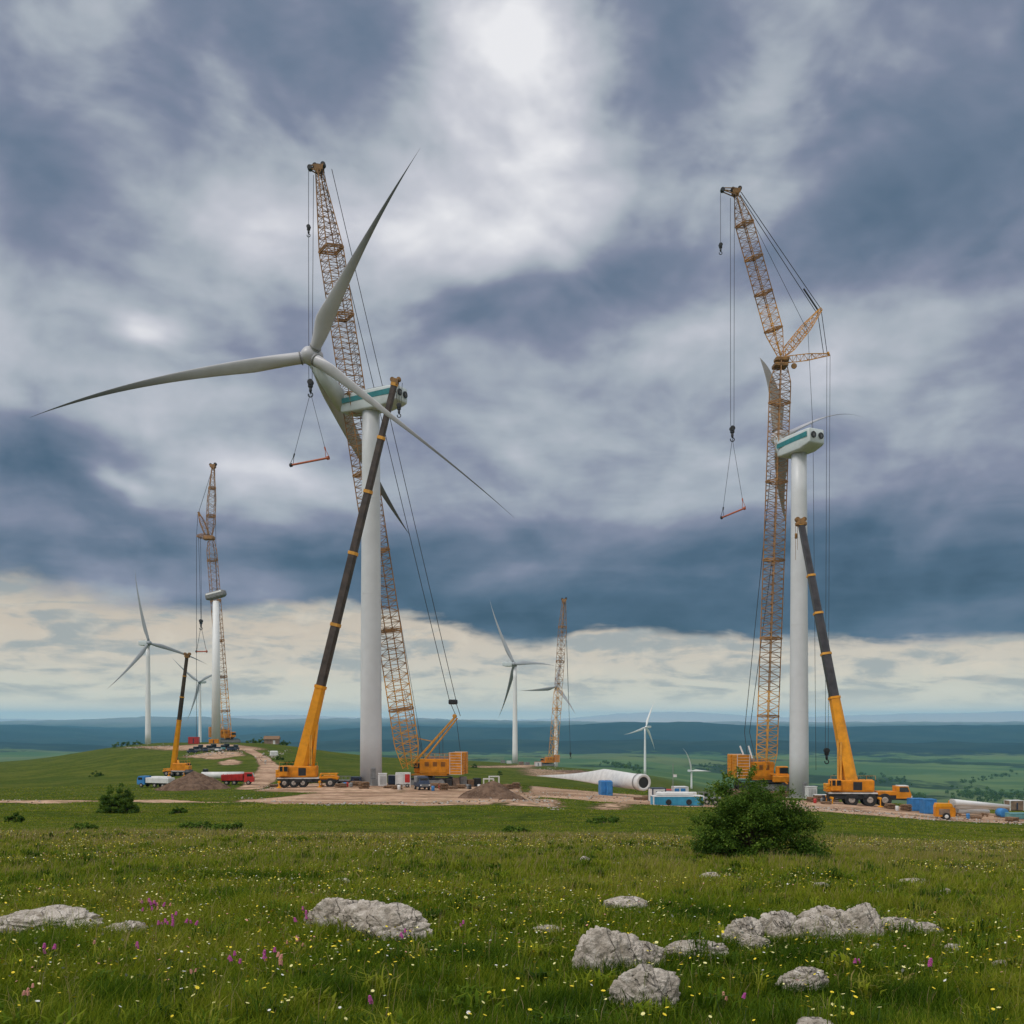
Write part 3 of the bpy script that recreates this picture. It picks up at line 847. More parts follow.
def crawler_crane(label, base, yaw, s=1.0, name='crawler_crane', house_l=7.6, cw=True, group='lattice boom crawler cranes', tl=11.0):
    """local x points the way the machine faces; returns (empty, matrix to local)"""
    T = empty(name, base, yaw, label, 'crawler crane', group)
    Mw = Matrix.Translation(base) @ Matrix.Rotation(yaw, 4, 'Z')
    inv = Mw.inverted()
    for sg in (-1, 1): track(T, 'track', (0, sg*3.3*s, -.1), tl*s, 1.7*s, 1.3*s)
    mb = MB(); mb.box((0,0,1.15*s), (3.4*s,5.6*s,.9*s), bev=.15); mb.lathe([(1.9*s,1.55*s),(1.9*s,2.0*s)], n=28); mb.box((0,0,1.0*s),(6.5*s,1.4*s,.6*s),bev=.1)
    mb.build('undercarriage', M['black'], T)
    z0 = 2.0 * s; h = 3.1 * s; L = house_l * s; w = 4.2 * s
    mb = MB(); mb.box((-L/2 + 1.6*s, 0, z0 + .18*s), (L + 1.2*s, w*.94, .36*s), bev=.08)
    mb.box((-L/2+.4*s, w*.28, z0+.36*s+h/2), (L, w*.42, h), bev=.12)
    mb.box((-L/2+.4*s, -w*.28, z0+.36*s+h/2), (L, w*.42, h), bev=.12)
    mb.box((-L/2+.4*s, 0, z0+.36*s+h*.32), (L*.96, w*.3, h*.64))
    ho = mb.build('machinery_house', M['orange'], T)
    for sg in (-1, 1):                       # side doors, louvres and handrails
        y = sg * (w*.49 + .03)
        for k in range(3):
            mb = MB(); xx = -L*.18 - k * L*.27
            mb.box((xx, y, z0+.4*s+h*.48), (L*.23,.06,h*.74), bev=.02)
            d = mb.build('side_door', M['orange'], ho)
            mb = MB()
            for q in range(6): mb.box((xx, y+sg*.05, z0+.4*s+h*(.52+.05*q)), (L*.14,.05,.07*s))
            mb.build('louvre', M['black'], d)
        mb = MB()
        zt = z0+.36*s+h
        for k in range(7): mb.bar((-L+.5*s+k*L/6.2, y-sg*.1, zt), (-L+.5*s+k*L/6.2, y-sg*.1, zt+1.0*s), .03)
        for zz in (.5, 1.0): mb.bar((-L+.5*s, y-sg*.1, zt+zz*s), (.4*s, y-sg*.1, zt+zz*s), .03)
        mb.build('handrail', M['yellow'], ho)
    # cab
    mb = MB(); cx, cy = 1.7*s, -w*.62
    mb.box((cx, cy, z0+1.5*s), (2.1*s,1.3*s,2.3*s), bev=.2)
    cab = mb.build('cab', M['orange'], T)
    mb = MB(); mb.box((cx+.2*s, cy, z0+1.85*s), (1.75*s,1.34*s,1.1*s), bev=.05); mb.box((cx+.5*s, cy, z0+1.6*s), (1.14*s,1.0*s,1.6*s), bev=.05)
    mb.build('cab_window', M['glass'], cab)
    # winches and gantry
    mb = MB()
    for k, xx in enumerate((-1.6, -3.4, -5.2)): drum(mb, (xx*s, 0, z0+.36*s+h*.95), .62*s, w*.42)
    mb.build('winch', M['grey'], T)
    if cw:
        cwx = -L - .9*s
        for sg in (-1, 1):
            mb = MB()
            for k in range(8): mb.box((cwx, sg*w*.33, z0+.35*s+.27*s+k*.56*s), (2.9*s, w*.52, .52*s), bev=.05)
            c = mb.build('counterweight', M['orange'], T)
            mb = MB()
            for xx in (-1.2, 1.2):
                mb.bar((cwx+xx*s, sg*w*.60, z0+.3*s), (cwx+xx*s, sg*w*.60, z0+4.9*s), .07)
            for k in range(9): mb.bar((cwx-1.2*s, sg*w*.60, z0+.35*s+k*.56*s), (cwx+1.2*s, sg*w*.60, z0+.35*s+k*.56*s), .045)
            mb.build('ladder_frame', M['white'], c)
    return T, inv

def spreader_bar(label, top, a, b, group='spreader bars hanging from cranes', r=.22, rs=.05):
    """red lifting beam with two slings under a hook; top, a, b world points"""
    top, a, b = Vector(top), Vector(a), Vector(b); c = (a + b) / 2
    T = empty('spreader_beam', c, 0, label, 'spreader beam', group); inv = shift(c)
    mb = MB(); mb.bar(a, b, r, n=10); d = (b - a).normalized()
    mb.build('beam', M['spreader'], T, inv)
    for p, q in ((a, -1), (b, 1)):
        mb = MB(); mb.bar(p - d*q*.1, p + d*q*.35, r*1.9, n=10)
        up = (top - p).normalized(); sp = p + up * 2.0
        mb.bar(p - d*.45 + Vector((0,0,.1)), sp, .06); mb.bar(p + d*.45 + Vector((0,0,.1)), sp, .06); mb.bar(sp-up*.2, sp+up*.5, .16, n=6)
        mb.build('end_fitting', M['black'] if q < 0 else M['spreader'], T, inv)
        mb = MB(); mb.bar(sp, top, rs, n=5, cap=False); mb.build('sling', M['rope'], T, inv)
    return T

def boom_head(T, inv, p, s, arm=None, ax=Vector((0,0,1)), m='head'):
    """sheave head at the boom tip with a short runner arm"""
    p = Vector(p); mb = MB()
    for dy in (-.9, .9):
        mb.box(p + Vector((0, dy*s, .35*s)), (2.2*s, .16, 1.3*s), bev=.1); mb.bar(p+Vector((-1.2*s,dy*s,.9*s)), p+Vector((-.2*s,dy*s,-1.2*s)), .14*s); mb.bar(p+Vector((1.2*s,dy*s,1.2*s)), p+Vector((.3*s,dy*s,-1.2*s)), .14*s)
    mb.box(p + Vector((0,0,-.4*s)), (1.5*s,1.9*s,.35*s), bev=.1)
    if arm is not None:
        arm = Vector(arm)
        for dy in (-.8, .8):
            mb.bar(p + Vector((0,dy*s,1.0*s)), arm + Vector((0,dy*.6*s,.3)), .16*s); mb.bar(p + Vector((0,dy*s,-.8*s)), arm + Vector((0,dy*.6*s,-.2)), .16*s)
    o = mb.build('boom_head', M[m], T, inv)
    def sh(c, r):
        q = MB(); q.wheel(c, r, 1.3*s, 'Y', 18); q.build('sheave', M['black'], o, inv)
    sh(p + Vector((-.9*s,0,.9*s)), .62*s); sh(p + Vector((1.0*s,0,1.2*s)), .6*s); sh(p + Vector((.4*s,0,-.1*s)), .5*s)
    if arm is not None: sh(arm, .6*s)
    return o

# ---- the big crawler crane in the middle
base = gp(424, 223)
T, inv = crawler_crane('tall orange lattice crane behind the tower with its hook beside the hanging rotor', base, PI - .18, 1.08, house_l=6.4)
foot = at(410, 768, 222.5); tip = at(319, 170, 214)
mb = MB(); lattice(mb, foot, tip, 3.9, 112, math.radians(34), .04, .13, .6, .28, .13, .062, joints=(.10,.235,.37,.50,.63,.76,.87), split=.16)
mb.build('boom', [M['lattice'], M['lattice_top']], T, inv)
boom_head(T, inv, tip, .9, at(310, 168, 213.6))
mtop = at(456, 716, 228); mf = at(414, 763, 222.5)
mb = MB()
for dy in (-1.5, 1.5):
    o = Vector((0, dy, 0)); mb.bar(mf+o, mtop+o*.75, .22); mb.bar(mf+o+Vector((1.6,0,-.2)), mtop+o*.75+Vector((.3,0,-.5)), .14)
for k in range(9):
    p = mf.lerp(mtop, k/8); mb.bar(p+Vector((0,-1.4,0)), p+Vector((0,1.4,0)), .09)
    if k < 8:
        q = mf.lerp(mtop, (k+1)/8); mb.bar(p+Vector((0,-1.4,0)), q+Vector((0,1.4,0)), .07)
mb.bar(mtop+Vector((-.3,-1.6,0)), mtop+Vector((-.3,1.6,0)), .45, n=10); mb.bar(mf.lerp(mtop,.45), at(402, 735, 222), .14)
mb.build('mast', M['lattice'], T, inv)
mp = at(450, 702, 227)
ropes(T, inv, [(mp+Vector((0,-.9,0)), tip+Vector((.6,-.7,0))), (mp+Vector((1.4,.9,0)), tip+Vector((2.6,.7,.6))), (mp, mtop), (mp+Vector((1.3,0,0)), mtop+Vector((1.0,0,0)))], .075, 'pendant_line')
mb = MB(); mb.box(mp+Vector((.7,0,0)), (2.0,2.0,1.1), bev=.2); mb.build('pendant_sheave', M['black'], T, inv)
ropes(T, inv, [(mtop, at(461, 757, 226)), (mtop+Vector((-3,0,-3)), at(443, 760, 225)), (mtop+Vector((-4,0,-4)), at(440,760,225))], .06, 'luffing_rope')
ropes(T, inv, [(tip+Vector((1.0,0,.5)), at(424,760,224)), (at(404,690,221), at(420,760,223)), (at(406,690,221), at(424,760,223))], .05, 'hoist_rope')
hk = at(310.5, 384, 212)
ropes(T, inv, [(at(308.6,170,213.6), at(308.6,226,213.4)), (at(308.6,232,213.4), hk+Vector((-.35,0,1))), (at(313.5,175,213.6), hk+Vector((.35,0,1)))], .06, 'hook_rope')
hook_block(T, inv, at(308.6,228,213.4), .8, 'overhaul_ball'); hook_block(T, inv, hk, 1.15)
spreader_bar('red spreader beam hanging in its slings below the hanging rotor hub', at(310.5, 392.5, 212), at(291.5, 465, 213.5), at(327.5, 458, 210.5))

# ---- the crawler crane at the right, boom with luffing jib
base = gp(768, 250); base.z += 1.7
mt = empty('crane_mat', gp(764, 250), .12, 'stack of timber mats under the right crawler crane', 'crane mat')
for k in range(2):
    mb = MB()
    for q in range(9): mb.box((-8+q*2.0, 0, .35+k*.9), (1.9, 12, .85), bev=.06)
    mb.build('timber_layer', M['wood'], mt)
T, inv = crawler_crane('orange crawler crane behind the large bush, jib and struts spread above its boom', base, .12, 1.3, house_l=4.9)
foot = at(766, 774, 249); top = at(781, 362, 246)
mb = MB(); lattice(mb, foot, top, 3.55, 84, math.radians(34), .05, .05, .6, .5, .135, .065, joints=(.14,.33,.52,.71,.90), split=.2)
mb.build('boom', [M['lattice'], M['lattice_top']], T, inv)
jt = at(737, 197, 240)
mb = MB(); lattice(mb, at(781, 357, 246), jt, 3.0, 34, math.radians(30), .16, .16, .3, .3, .12, .05, joints=(.17,.40,.62,.83), split=.3)
mb.build('jib', [M['lattice'], M['lattice_top']], T, inv)
boom_head(T, inv, at(736,193,240), .85, at(722.5,190,239))
st1 = at(821, 309, 250); st2 = at(828.5, 354.5, 250)
mb = MB(); lattice(mb, at(783,356,246), st1, 1.9, 12, math.radians(20), .15, .4, .4, .3, .11, .055)
lattice(mb, at(783,360,246), st2, 1.6, 12, math.radians(20), .15, .5, .6, .35, .11, .055); mb.bar(at(828,352,250), at(829,356,250), .3)
mb.build('strut', M['lattice'], T, inv)
mb = MB(); mb.box(at(781.5,360,246), (3.4,2.4,1.2), bev=.3); mb.box(at(780,366,246), (3.4,3.2,1.0), bev=.2); mb.wheel(at(794,366,246), .7, .3, 'Y'); mb.build('knuckle', M['head'], T, inv)
hd = at(741,192,240)
ropes(T, inv, [(hd, st1), (hd+Vector((0,1.2,0)), st1+Vector((-.7,1.2,-.5))), (st1, st2+Vector((-.3,0,0))), (st1+Vector((-1.0,0,0)), st2+Vector((-1.2,0,0)))], .09, 'pendant_line')
mb = MB(); mb.bar(hd.lerp(st1,.80)+Vector((-.3,.6,-.3)), st1+Vector((-.4,.6,-.3)), .2); mb.build('pendant_bar', M['black'], T, inv)
ropes(T, inv, [(st2+Vector((-.4,0,0)), at(825.3,748,248)), (st2+Vector((.4,0,0)), at(828.2,748,248)), (at(740,196,240), at(808,332,247)), (at(808,332,247), at(813,430,248)), (at(813,430,248), at(816,770,249))], .055, 'hoist_rope')
ropes(T, inv, [(at(771,470,247), at(744.5,732,252)), (at(772,560,247), at(749.5,732,252)), (at(744.5,732,252), at(748,762,250)), (at(749.5,732,252), at(756,762,250))], .08, 'luffing_rope')
hk = at(732.3, 430, 240)
ropes(T, inv, [(at(730.4,198,240), hk+Vector((-.4,0,1))), (at(734.4,200,240), hk+Vector((.4,0,1))), (at(720.6,192,239), at(720.6,246,239))], .06, 'hook_rope')
hook_block(T, inv, hk, 1.15); hook_block(T, inv, at(720.6,246,239), .85, 'overhaul_ball'); hook_block(T, inv, at(826.7,752,248), 1.2)
mb = MB()
for x0, x1 in ((740,746),(748.5,753)): mb.bar(at(x0,746,251), at(x1,761,249), .2)
mb.build('gantry', M['white'], T, inv)
mb = MB(); mb.bar(at(770,774,247), at(790,775,245), .25); mb.box(at(783,779,245), (5.0,1.5,1.6), bev=.2); mb.bar(at(776,775,246), at(788,784,244), .2); mb.build('outrigger_frame', M['orange'], T, inv)
spreader_bar('red spreader beam hanging in its slings from the right crawler crane', at(732.3, 438.5, 240), at(722, 517.5, 241.5), at(744, 508.5, 238.5), r=.2)

# ---- far crane on the left hill: boom, jib and short rear struts
base = gp(229, 590)
T, inv = crawler_crane('distant lattice crane on the left hilltop behind a bare tower', base, .3, 1.35, house_l=6.2, tl=9)
mb = MB(); kn = at(208.5, 540, 588)
lattice(mb, at(227,742,588), at(211,541,588), 4.6, 46, math.radians(34), .05, .05, .6, .6, .2, .09, joints=(.15,.32,.5,.7,.9), split=.3)
mb.build('boom', [M['lattice'], M['lattice_top']], T, inv)
mb = MB(); lattice(mb, at(210,538,588), at(213,468,588), 4.2, 15, math.radians(30), .2, .45, .4, .3, .2, .11, joints=(.3,.7))
mb.build('jib', M['lattice_top'], T, inv)
boom_head(T, inv, at(213,467,588), 1.4, None, m='lattice_top')
mb = MB(); lattice(mb, at(208.5,538,588), at(199,514,590), 2.6, 7, .4, .2, .3, .4, .3, .19, .1); lattice(mb, at(211,537,588), at(197,536,590), 2.2, 8, .4, .1, .3, .6, .4, .19, .1); mb.bar(at(200,516,590), at(198.5,512,590), .8)
mb.box(at(209,538,588), (6.5,4,2.4), bev=.5)
mb.build('strut', M['lattice_top'], T, inv)
ropes(T, inv, [(at(198.5,513,590), at(212,470,588)), (at(198,513,590), at(196.5,536,590)), (at(196.5,536,590), at(196.5,741,590)), (at(198.6,536,590), at(201,624,585)), (at(200.6,536,590), at(201.6,624,585)), (at(215,470,588), at(216.5,590,588))], .13, 'hook_rope')
hook_block(T, inv, at(201,622,585), 1.9)
spreader_bar('thin dark spreader beam hanging left of the distant hilltop tower', at(201,626,585), at(196.5,651.5,586), at(206.5,651.5,584), r=.38, rs=.13)
# bare tower with its drum shaped nacelle, rotor not yet fitted
b3 = gp(216, 570); t3 = at(216, 601, 570)
Tt = empty('wind_turbine', b3, 0, 'white hilltop tower without blades beside the distant lattice crane', 'wind turbine', 'wind turbines on the ridge'); iv = shift(b3)
mb = MB(); mb.smooth = True; mb.lathe([(2.55,-1),(2.2,(t3.z-b3.z)*.5),(1.75,t3.z-b3.z)], b3, None, 28); mb.build('tower', M['farwhite'], Tt, iv)
mb = MB(); mb.smooth = True
q = Vector((.94,-.2,.20)).normalized(); side = Vector((.2,.97,0)).normalized(); up = q.cross(side); up = up if up.z > 0 else -up
cc = at(215.5,595,570)
mb.loft([[cc + q*xx + side*y*k + up*z*k for y, z in rounded_section(2.4,2.1,5,.5)] for xx, k in ((-6.0,.4),(-5.4,.85),(-4,1),(3.5,1),(5.2,.9),(6.2,.6))])
nc = mb.build('nacelle', M['grey'], Tt, iv)
mb = MB(); mb.box(cc + up*.9, (10,5.0,1.4), Matrix((q,side,up)).transposed(), bev=.4); mb.build('nacelle_cover', M['farwhite'], nc, iv)

# ---- far crane in the middle: two bends of boom leaning right
base = gp(546, 845)
T, inv = crawler_crane('distant leaning lattice crane between two turbines beyond the lying blade', base, PI + .2, 1.35, house_l=6.0, cw=True, tl=9)
mb = MB(); lattice(mb, at(552.5,762,845), at(558.5,688,845), 5.2, 15, math.radians(34), .05, .05, .7, .8, .24, .13, joints=(.3,.7)); lattice(mb, at(558.5,688,845), at(564,602,845), 4.8, 20, math.radians(34), .04, .3, .8, .45, .24, .13, joints=(.3,.7), mats=(1,1))
mb.build('boom', [M['lattice'], M['lattice_top']], T, inv)
boom_head(T, inv, at(564,601,845), 1.7, None, m='lattice_top')
ropes(T, inv, [(at(565.5,604,845), at(570.5,755,845)), (at(566.5,640,845), at(568.5,700,845))], .16, 'hook_rope')
hook_block(T, inv, at(570.5,754,845), 1.6)

# ---------------------------------------------------------------- mobile cranes
def mobile_crane(label, base, yaw, s, axles, R, L0, L1, sup, boompts, boomw, cuts, low, high, group='telescopic cranes at work', cab_end=1, pitch=0.0, front_frame=False):
    T = empty('mobile_crane', base, yaw, label, 'mobile crane', group)
    inv = (Matrix.Translation(base) @ Matrix.Rotation(yaw, 4, 'Z')).inverted()
    w = 3.0 * s; zc = R * 1.35
    mb = MB(); mb.box(((L0+L1)/2, 0, zc), (L1-L0, w*.9, R*.75), bev=.15*s)
    mb.box(((sup[0]+sup[1])/2, 0, zc+R*.42), (sup[1]-sup[0]+1.0*s, w*1.02, .22*s))
    ch = mb.build('chassis', M['black'], T)
    mb = MB(); mb.box(((sup[0]+sup[1])/2, 0, zc+R*.62), (sup[1]-sup[0]+.8*s, w*1.06, .22*s)); mb.build('deck_edge', M['white'], T)
    for x in axles:
        for sg in (-1, 1):
            mb = MB(); mb.smooth = False; mb.wheel((x, sg*w*.44, R-.05), R, .62*s, 'Y', 26); wh = mb.build('wheel', M['tyre'], T)
            mb = MB(); mb.lathe([(R*.16,-.02),(R*.2,.08),(R*.42,.05),(R*.5,-.06)], (x, sg*(w*.44+.34*s), R-.05), Matrix.Rotation(-sg*PI/2,3,'X'), 18); mb.build('rim', M['rim'], wh)
    for x in (L0+.4*s, sup[1]+.6*s):        # outriggers
        mb = MB(); mb.box((x,0,zc-.1), (.5*s, w*1.9, .4*s), bev=.05)
        for sg in (-1,1): mb.bar((x, sg*w*.92, zc), (x, sg*w*.92, .15), .12*s, n=8); mb.lathe([(.55*s,0),(.55*s,.15),(.2*s,.25)], (x, sg*w*.92, 0), None, 14)
        mb.build('outrigger', M['yellow'], T)
    zs = zc + R*.75
    # superstructure with engine covers
    hh = 2.5 * s; mb = MB()
    sx = (sup[0]+sup[1])/2; sl = sup[1]-sup[0]
    mb.box((sx, w*.27, zs+hh*.5), (sl, w*.42, hh), bev=.18*s); mb.box((sx+sl*.08, -w*.27, zs+hh*.5), (sl*.80, w*.42, hh*.95), bev=.18*s); mb.box((sx, 0, zs+hh*.22), (sl*.95, w*.5, hh*.42))
    up = mb.build('superstructure', M['orange'], T)
    for k in range(3):
        mb = MB(); mb.box((sx-sl*.14+k*sl*.24, -w*.485, zs+hh*.5), (sl*.2,.06,hh*.66), bev=.02); mb.build('engine_cover', M['orange'] if k != 1 else M['black'], up)
    mb = MB()
    for k in range(6): mb.bar((sup[0]+sl*k/5, -w*.46, zs+hh), (sup[0]+sl*k/5, -w*.46, zs+hh+.8*s), .03*s)
    mb.bar((sup[0], -w*.46, zs+hh+.8*s), (sup[1], -w*.46, zs+hh+.8*s), .03*s)
    mb.build('handrail', M['yellow'], up)
    cx = sup[0] + .9*s
    mb = MB(); mb.box((cx, -w*.5, zs+hh*.55), (2.0*s, 1.2*s, 2.3*s), bev=.2*s); cab = mb.build('operator_cab', M['orange'], T)
    mb = MB(); mb.box((cx-.45*s, -w*.5, zs+hh*.75), (.7*s,1.26*s,1.1*s), bev=.05); mb.box((cx+.5*s, -w*.5, zs+hh*.75), (.8*s,1.26*s,1.1*s), bev=.05); mb.box((cx, -w*.5, zs+hh*.7), (2.04*s,.9*s,1.2*s), bev=.05); mb.build('window', M['glass'], cab)
    for k in range(3):
        mb = MB(); mb.box((sup[0]-.2*s-.35*s*0, w*.1, zs+.3*s+k*.55*s), (1.3*s, w*.9, .5*s), bev=.06); mb.build('counterweight', M['yellow'] if k else M['orange'], T)
    # carrier deck and driving cab
    mb = MB(); mb.box(((sup[1]+L1)/2+.2*s, 0, zc+R*.62), ((L1-sup[1])*.95, w*.92, R*.62), bev=.12*s); mb.build('carrier_deck', M['orange'], T)
    if front_frame:
        mb = MB()
        a, b = sup[1]+.6*s, L1-.2*s
        for y in (-w*.45, w*.45):
            mb.bar((a,y,zc+R*1.5), (b,y,zc+R*1.5), .16*s); mb.bar((a,y,zc+R*.7), (a,y,zc+R*1.5), .14*s); mb.bar((b,y,zc+R*.3), (b-.5*s,y,zc+R*1.5), .16*s); mb.bar((a,y,zc+R*.7),(b,y,zc+R*.7),.14*s)
        for x in (a, (a+b)/2, b-.3*s): mb.bar((x,-w*.45,zc+R*1.5),(x,w*.45,zc+R*1.5), .14*s)
        mb.box(((a+b)/2, 0, zc+R*.9), ((b-a)*.7, w*.7, R*.5), bev=.1)
        mb.build('boom_rest', M['yellow'], T)
    else:
        fx = L1 - 1.1*s
        mb = MB(); q = zc + R*.1
        prof = [(fx-1.5*s,q-.3*s),(fx+1.3*s,q-.3*s),(fx+1.4*s,q+.5*s),(fx+.75*s,q+2.1*s),(fx-1.5*s,q+2.1*s)]
        mb.loft([[Vector((x, y, z)) for x, z in prof] for y in (-w*.5, w*.5)]); cb = mb.build('driving_cab', M['orange'], T)
        mb = MB(); pw = [(fx-.9*s,q+1.0*s),(fx+1.0*s,q+1.0*s),(fx+.66*s,q+1.95*s),(fx-.9*s,q+1.95*s)]
        mb.loft([[Vector((x, y, z)) for x, z in pw] for y in (-w*.5-.04, w*.5+.04)])
        mb.loft([[Vector((x, y, z)) for x, z in ((fx+1.22*s,q+.95*s),(fx+1.27*s,q+.95*s),(fx+.86*s,q+1.95*s),(fx+.8*s,q+1.95*s))] for y in (-w*.44, w*.44)]); mb.build('window', M['glass'], cb)
        mb = MB(); mb.box((fx+1.35*s,0,q-.1*s), (.5*s,w*.96,.5*s), bev=.08); mb.build('bumper', M['white'], cb)
        mb = MB(); mb.box((fx, 0, q+2.16*s), (1.9*s, w*.9, .16*s), bev=.05); mb.build('cab_roof', M['white'], cb)
        for sg in (-1,1):
            mb = MB(); mb.wheel((fx+1.58*s, sg*w*.36, q+.1*s), .16*s, .1, 'X', 12); mb.build('headlight', M['white'], cb)
    mb = MB()
    for k in range(5):
        a = Vector((sup[0]+sl*(.15+.16*k), -w*.2, zs+hh*.9)); b = a + Vector((.7*s, .3*s, .9*s)); mb.bar(a, a.lerp(b,.5)+Vector((0,0,.5*s)), .05*s, n=6); mb.bar(a.lerp(b,.5)+Vector((0,0,.5*s)), b, .05*s, n=6)
    mb.box((sx, -w*.56, zc+R*.1), (1.6*s,.3*s,.7*s), bev=.05); mb.box((sx+2.4*s, -w*.56, zc+R*.1), (.9*s,.3*s,.6*s), bev=.05)
    mb.build('hose', M['black'], T)
    mb = MB()
    for k in range(4): mb.bar((L0+1.2*s, -w*.52, .5+k*.35*s), (L0+1.8*s, -w*.52, .5+k*.35*s), .04*s)
    mb.build('step', M['grey'], T)
    mb = MB(); drum(mb, (sup[0]+sl*.55, w*.02, zs+hh*.75), .55*s, w*.34); mb.build('winch', M['grey'], T)
    # telescopic boom in sections
    P0, P1 = Vector(boompts[0]), Vector(boompts[1]); ax = (P1-P0); L = ax.length; ax.normalize()
    sd = Vector((0,1,0)) - ax*ax.y; sd.normalize(); uu = ax.cross(sd)
    bm_ = None
    for k in range(len(cuts)-1):
        mb = MB(); a, b = cuts[k], cuts[k+1]; wd = boomw[k]; wd2 = boomw[k]*(.74 if k == 0 else .97)
        def ring(t, ww): 
            return [P0 + ax*t*L + sd*y*ww*.85 + uu*z*ww for y, z in ((-.5,.5),(.5,.5),(.5,-.2),(.3,-.46),(0,-.55),(-.3,-.46),(-.5,-.2))]
        mb.loft([ring(a, wd), ring(b, wd2)])
        mats_ = M[low] if k == 0 else M[high]
        o = mb.build('boom_section', mats_, T, inv)
        mb = MB(); mb.loft([ring(b-.006, wd2*1.16), ring(b+.002, wd2*1.16)]); mb.build('section_collar', M['yellow'] if k == 0 else M['lattice'], o, inv)
    # head
    mb = MB(); q = Matrix((ax.cross(Vector((0,1,0))).normalized(), Vector((0,1,0)), ax)).transposed()
    for dy in (-.55,.55): mb.box(P1 + ax*.5*s + Vector((0,dy*s,0)), (1.5*s,.14,1.3*s), q, bev=.05)
    mb.wheel(P1 + ax*1.0*s + Vector((-.7*s,0,0)), .5*s, 1.0*s, 'Y', 14); mb.wheel(P1 + ax*1.0*s + Vector((.7*s,0,0)), .5*s, 1.0*s, 'Y', 14)
    mb.build('boom_head', M['head'], T, inv)
    # lift cylinder
    c0 = P0 + Vector((math.copysign(1,ax.x)*2.6*s, 0, -.6*s)); c1 = P0 + ax*L*.2
    mb = MB(); mb.smooth = True; mb.bar(c0, c0.lerp(c1,.6), .38*s, n=16); mb.build('lift_cylinder', M['yellow'], T, inv)
    mb = MB(); mb.smooth = True; mb.bar(c0.lerp(c1,.58), c1, .2*s, n=14); mb.build('piston_rod', M['grey'], T, inv)
    return T, inv

# beside the left big tower
bz = gp(308, 205)
T, inv = mobile_crane('orange telescopic crane with its dark boom crossing the left tower', bz, .10, .95, (-4.6,-2.7,-.9,4.6), .95, -5.9, 6.2, (-5.6,2.0),
    (at(300.5,770,205), at(394.5,384,207)), (2.7,1.85,1.75,1.6,1.42,1.25), (0,.215,.375,.56,.72,.86,1), 'yellow', 'brownboom', front_frame=True)
mb = MB()
for k in range(3): mb.bar(at(395.5,383,207)+Vector((k*.7,0,0)), at(397.5,405,207)+Vector((k*.35,0,0)), .06, n=5)
mb.build('hoist_rope', M['rope'], T, inv); hook_block(T, inv, at(399,407,207), .9)
ropes(T, inv, [(at(311.5,735,203.5), at(311.5,765,203.5)), (at(310,735,203.5), at(310,765,203.5))], .10, 'hose', 'lattice')
# beside the right big tower
bz = gp(866, 213)
T, inv = mobile_crane('orange telescopic crane on three big wheels, boom leaning to the right tower', bz, -.10, 1.06, (-3.3,.45,3.5), 1.4, -8.0, 8.6, (-7.6,1.6),
    (at(852,788,213), at(801.5,524,222)), (2.8,1.95,1.8,1.6,1.4), (0,.335,.50,.655,.80,1), 'yellow', 'boom')
ropes(T, inv, [(at(838,740,213), at(838,782,213)), (at(841,742,213), at(841,782,213))], .22, 'gantry_leg', 'lattice')
mb = MB(); mb.box(at(801,524,222), (2.4,1.4,.9), bev=.2); mb.bar(at(795.5,525,222), at(795.5,560,222), .05); mb.bar(at(797.5,525,222), at(797.5,550,222), .05); mb.box(at(796,536,222), (.5,.5,1.2), bev=.1); mb.build('runner_sheave', M['head'], T, inv)
# small one behind the earth mound
bz = gp(178, 300)
T, inv = mobile_crane('small telescopic crane behind the brown earth mound at the left', bz, PI - .1, .9, (-2.4,-.6,1.4,3.0), .75, -3.4, 4.2, (-3.2,1.2),
    (at(173,773,300), at(187,657,296)), (1.65,1.15,1.0,.9), (0,.46,.66,.84,1), 'yellow', 'brownboom', front_frame=True)

# ================================================================ things on the site
def place(name, label, cat, px, d, rz=0, group=None, dz=0.0):
    p = gp(px, d); p.z += dz
    return empty(name, p, rz, label, cat, group)
# ---- the blade lying on trestles
rt = at(643.5, 782.5, 196); tp = at(537, 772, 240)
p = gp(610, 210)
T = empty('lying_turbine_blade', p, 0, 'long white turbine blade lying on the earth, its open round root at the right', 'turbine blade'); iv = shift(p)
mb = MB(); blade_mesh(mb, rt, tp, (0,0,.3), 3.5, (.1,.3,.9), 1.55, n=40, k=22, tipc=.14, peak=.34, ex=2.1); mb.build('shell', M['white'], T, iv)
d = (rt - tp).normalized(); q = d.to_track_quat('Z','Y').to_matrix()
mb = MB(); mb.smooth = True; mb.lathe([(1.62,-1.0),(1.66,-.95),(1.66,.05),(1.55,.12),(1.15,.12),(1.08,.0)], rt, q, 36, cap=False); mb.build('root_ring', M['white'], T, iv)
mb = MB(); mb.lathe([(1.1,.02),(1.1,.04),(.0,.05)], rt, q, 30); mb.build('root_opening', M['black'], T, iv)
mb = MB(); mb.smooth = True; mb.lathe([(1.64,0),(1.70,.02),(1.70,.2),(1.64,.22)], rt - d*1.6, q, 30, cap=False); mb.build('seal_band', M['grey'], T, iv)
for px, dd in ((602.5, 204), (608.5, 203)):
    T = place('blade_support', ('left' if px < 605 else 'right') + ' blue support block under the lying white blade', 'support block', px, dd, .1, 'blue blocks holding up the blade')
    mb = MB(); zz = max(.8, at(605, 781, dd).z - T.location.z)
    mb.box((0,0,zz*.5), (1.15,3.2,zz), bev=.08); mb.box((0,-1.64,zz*.5), (.7,.08,zz*.6)); mb.box((0,0,zz+.05), (1.0,1.8,.14)); mb.build('block', M['blue'], T)

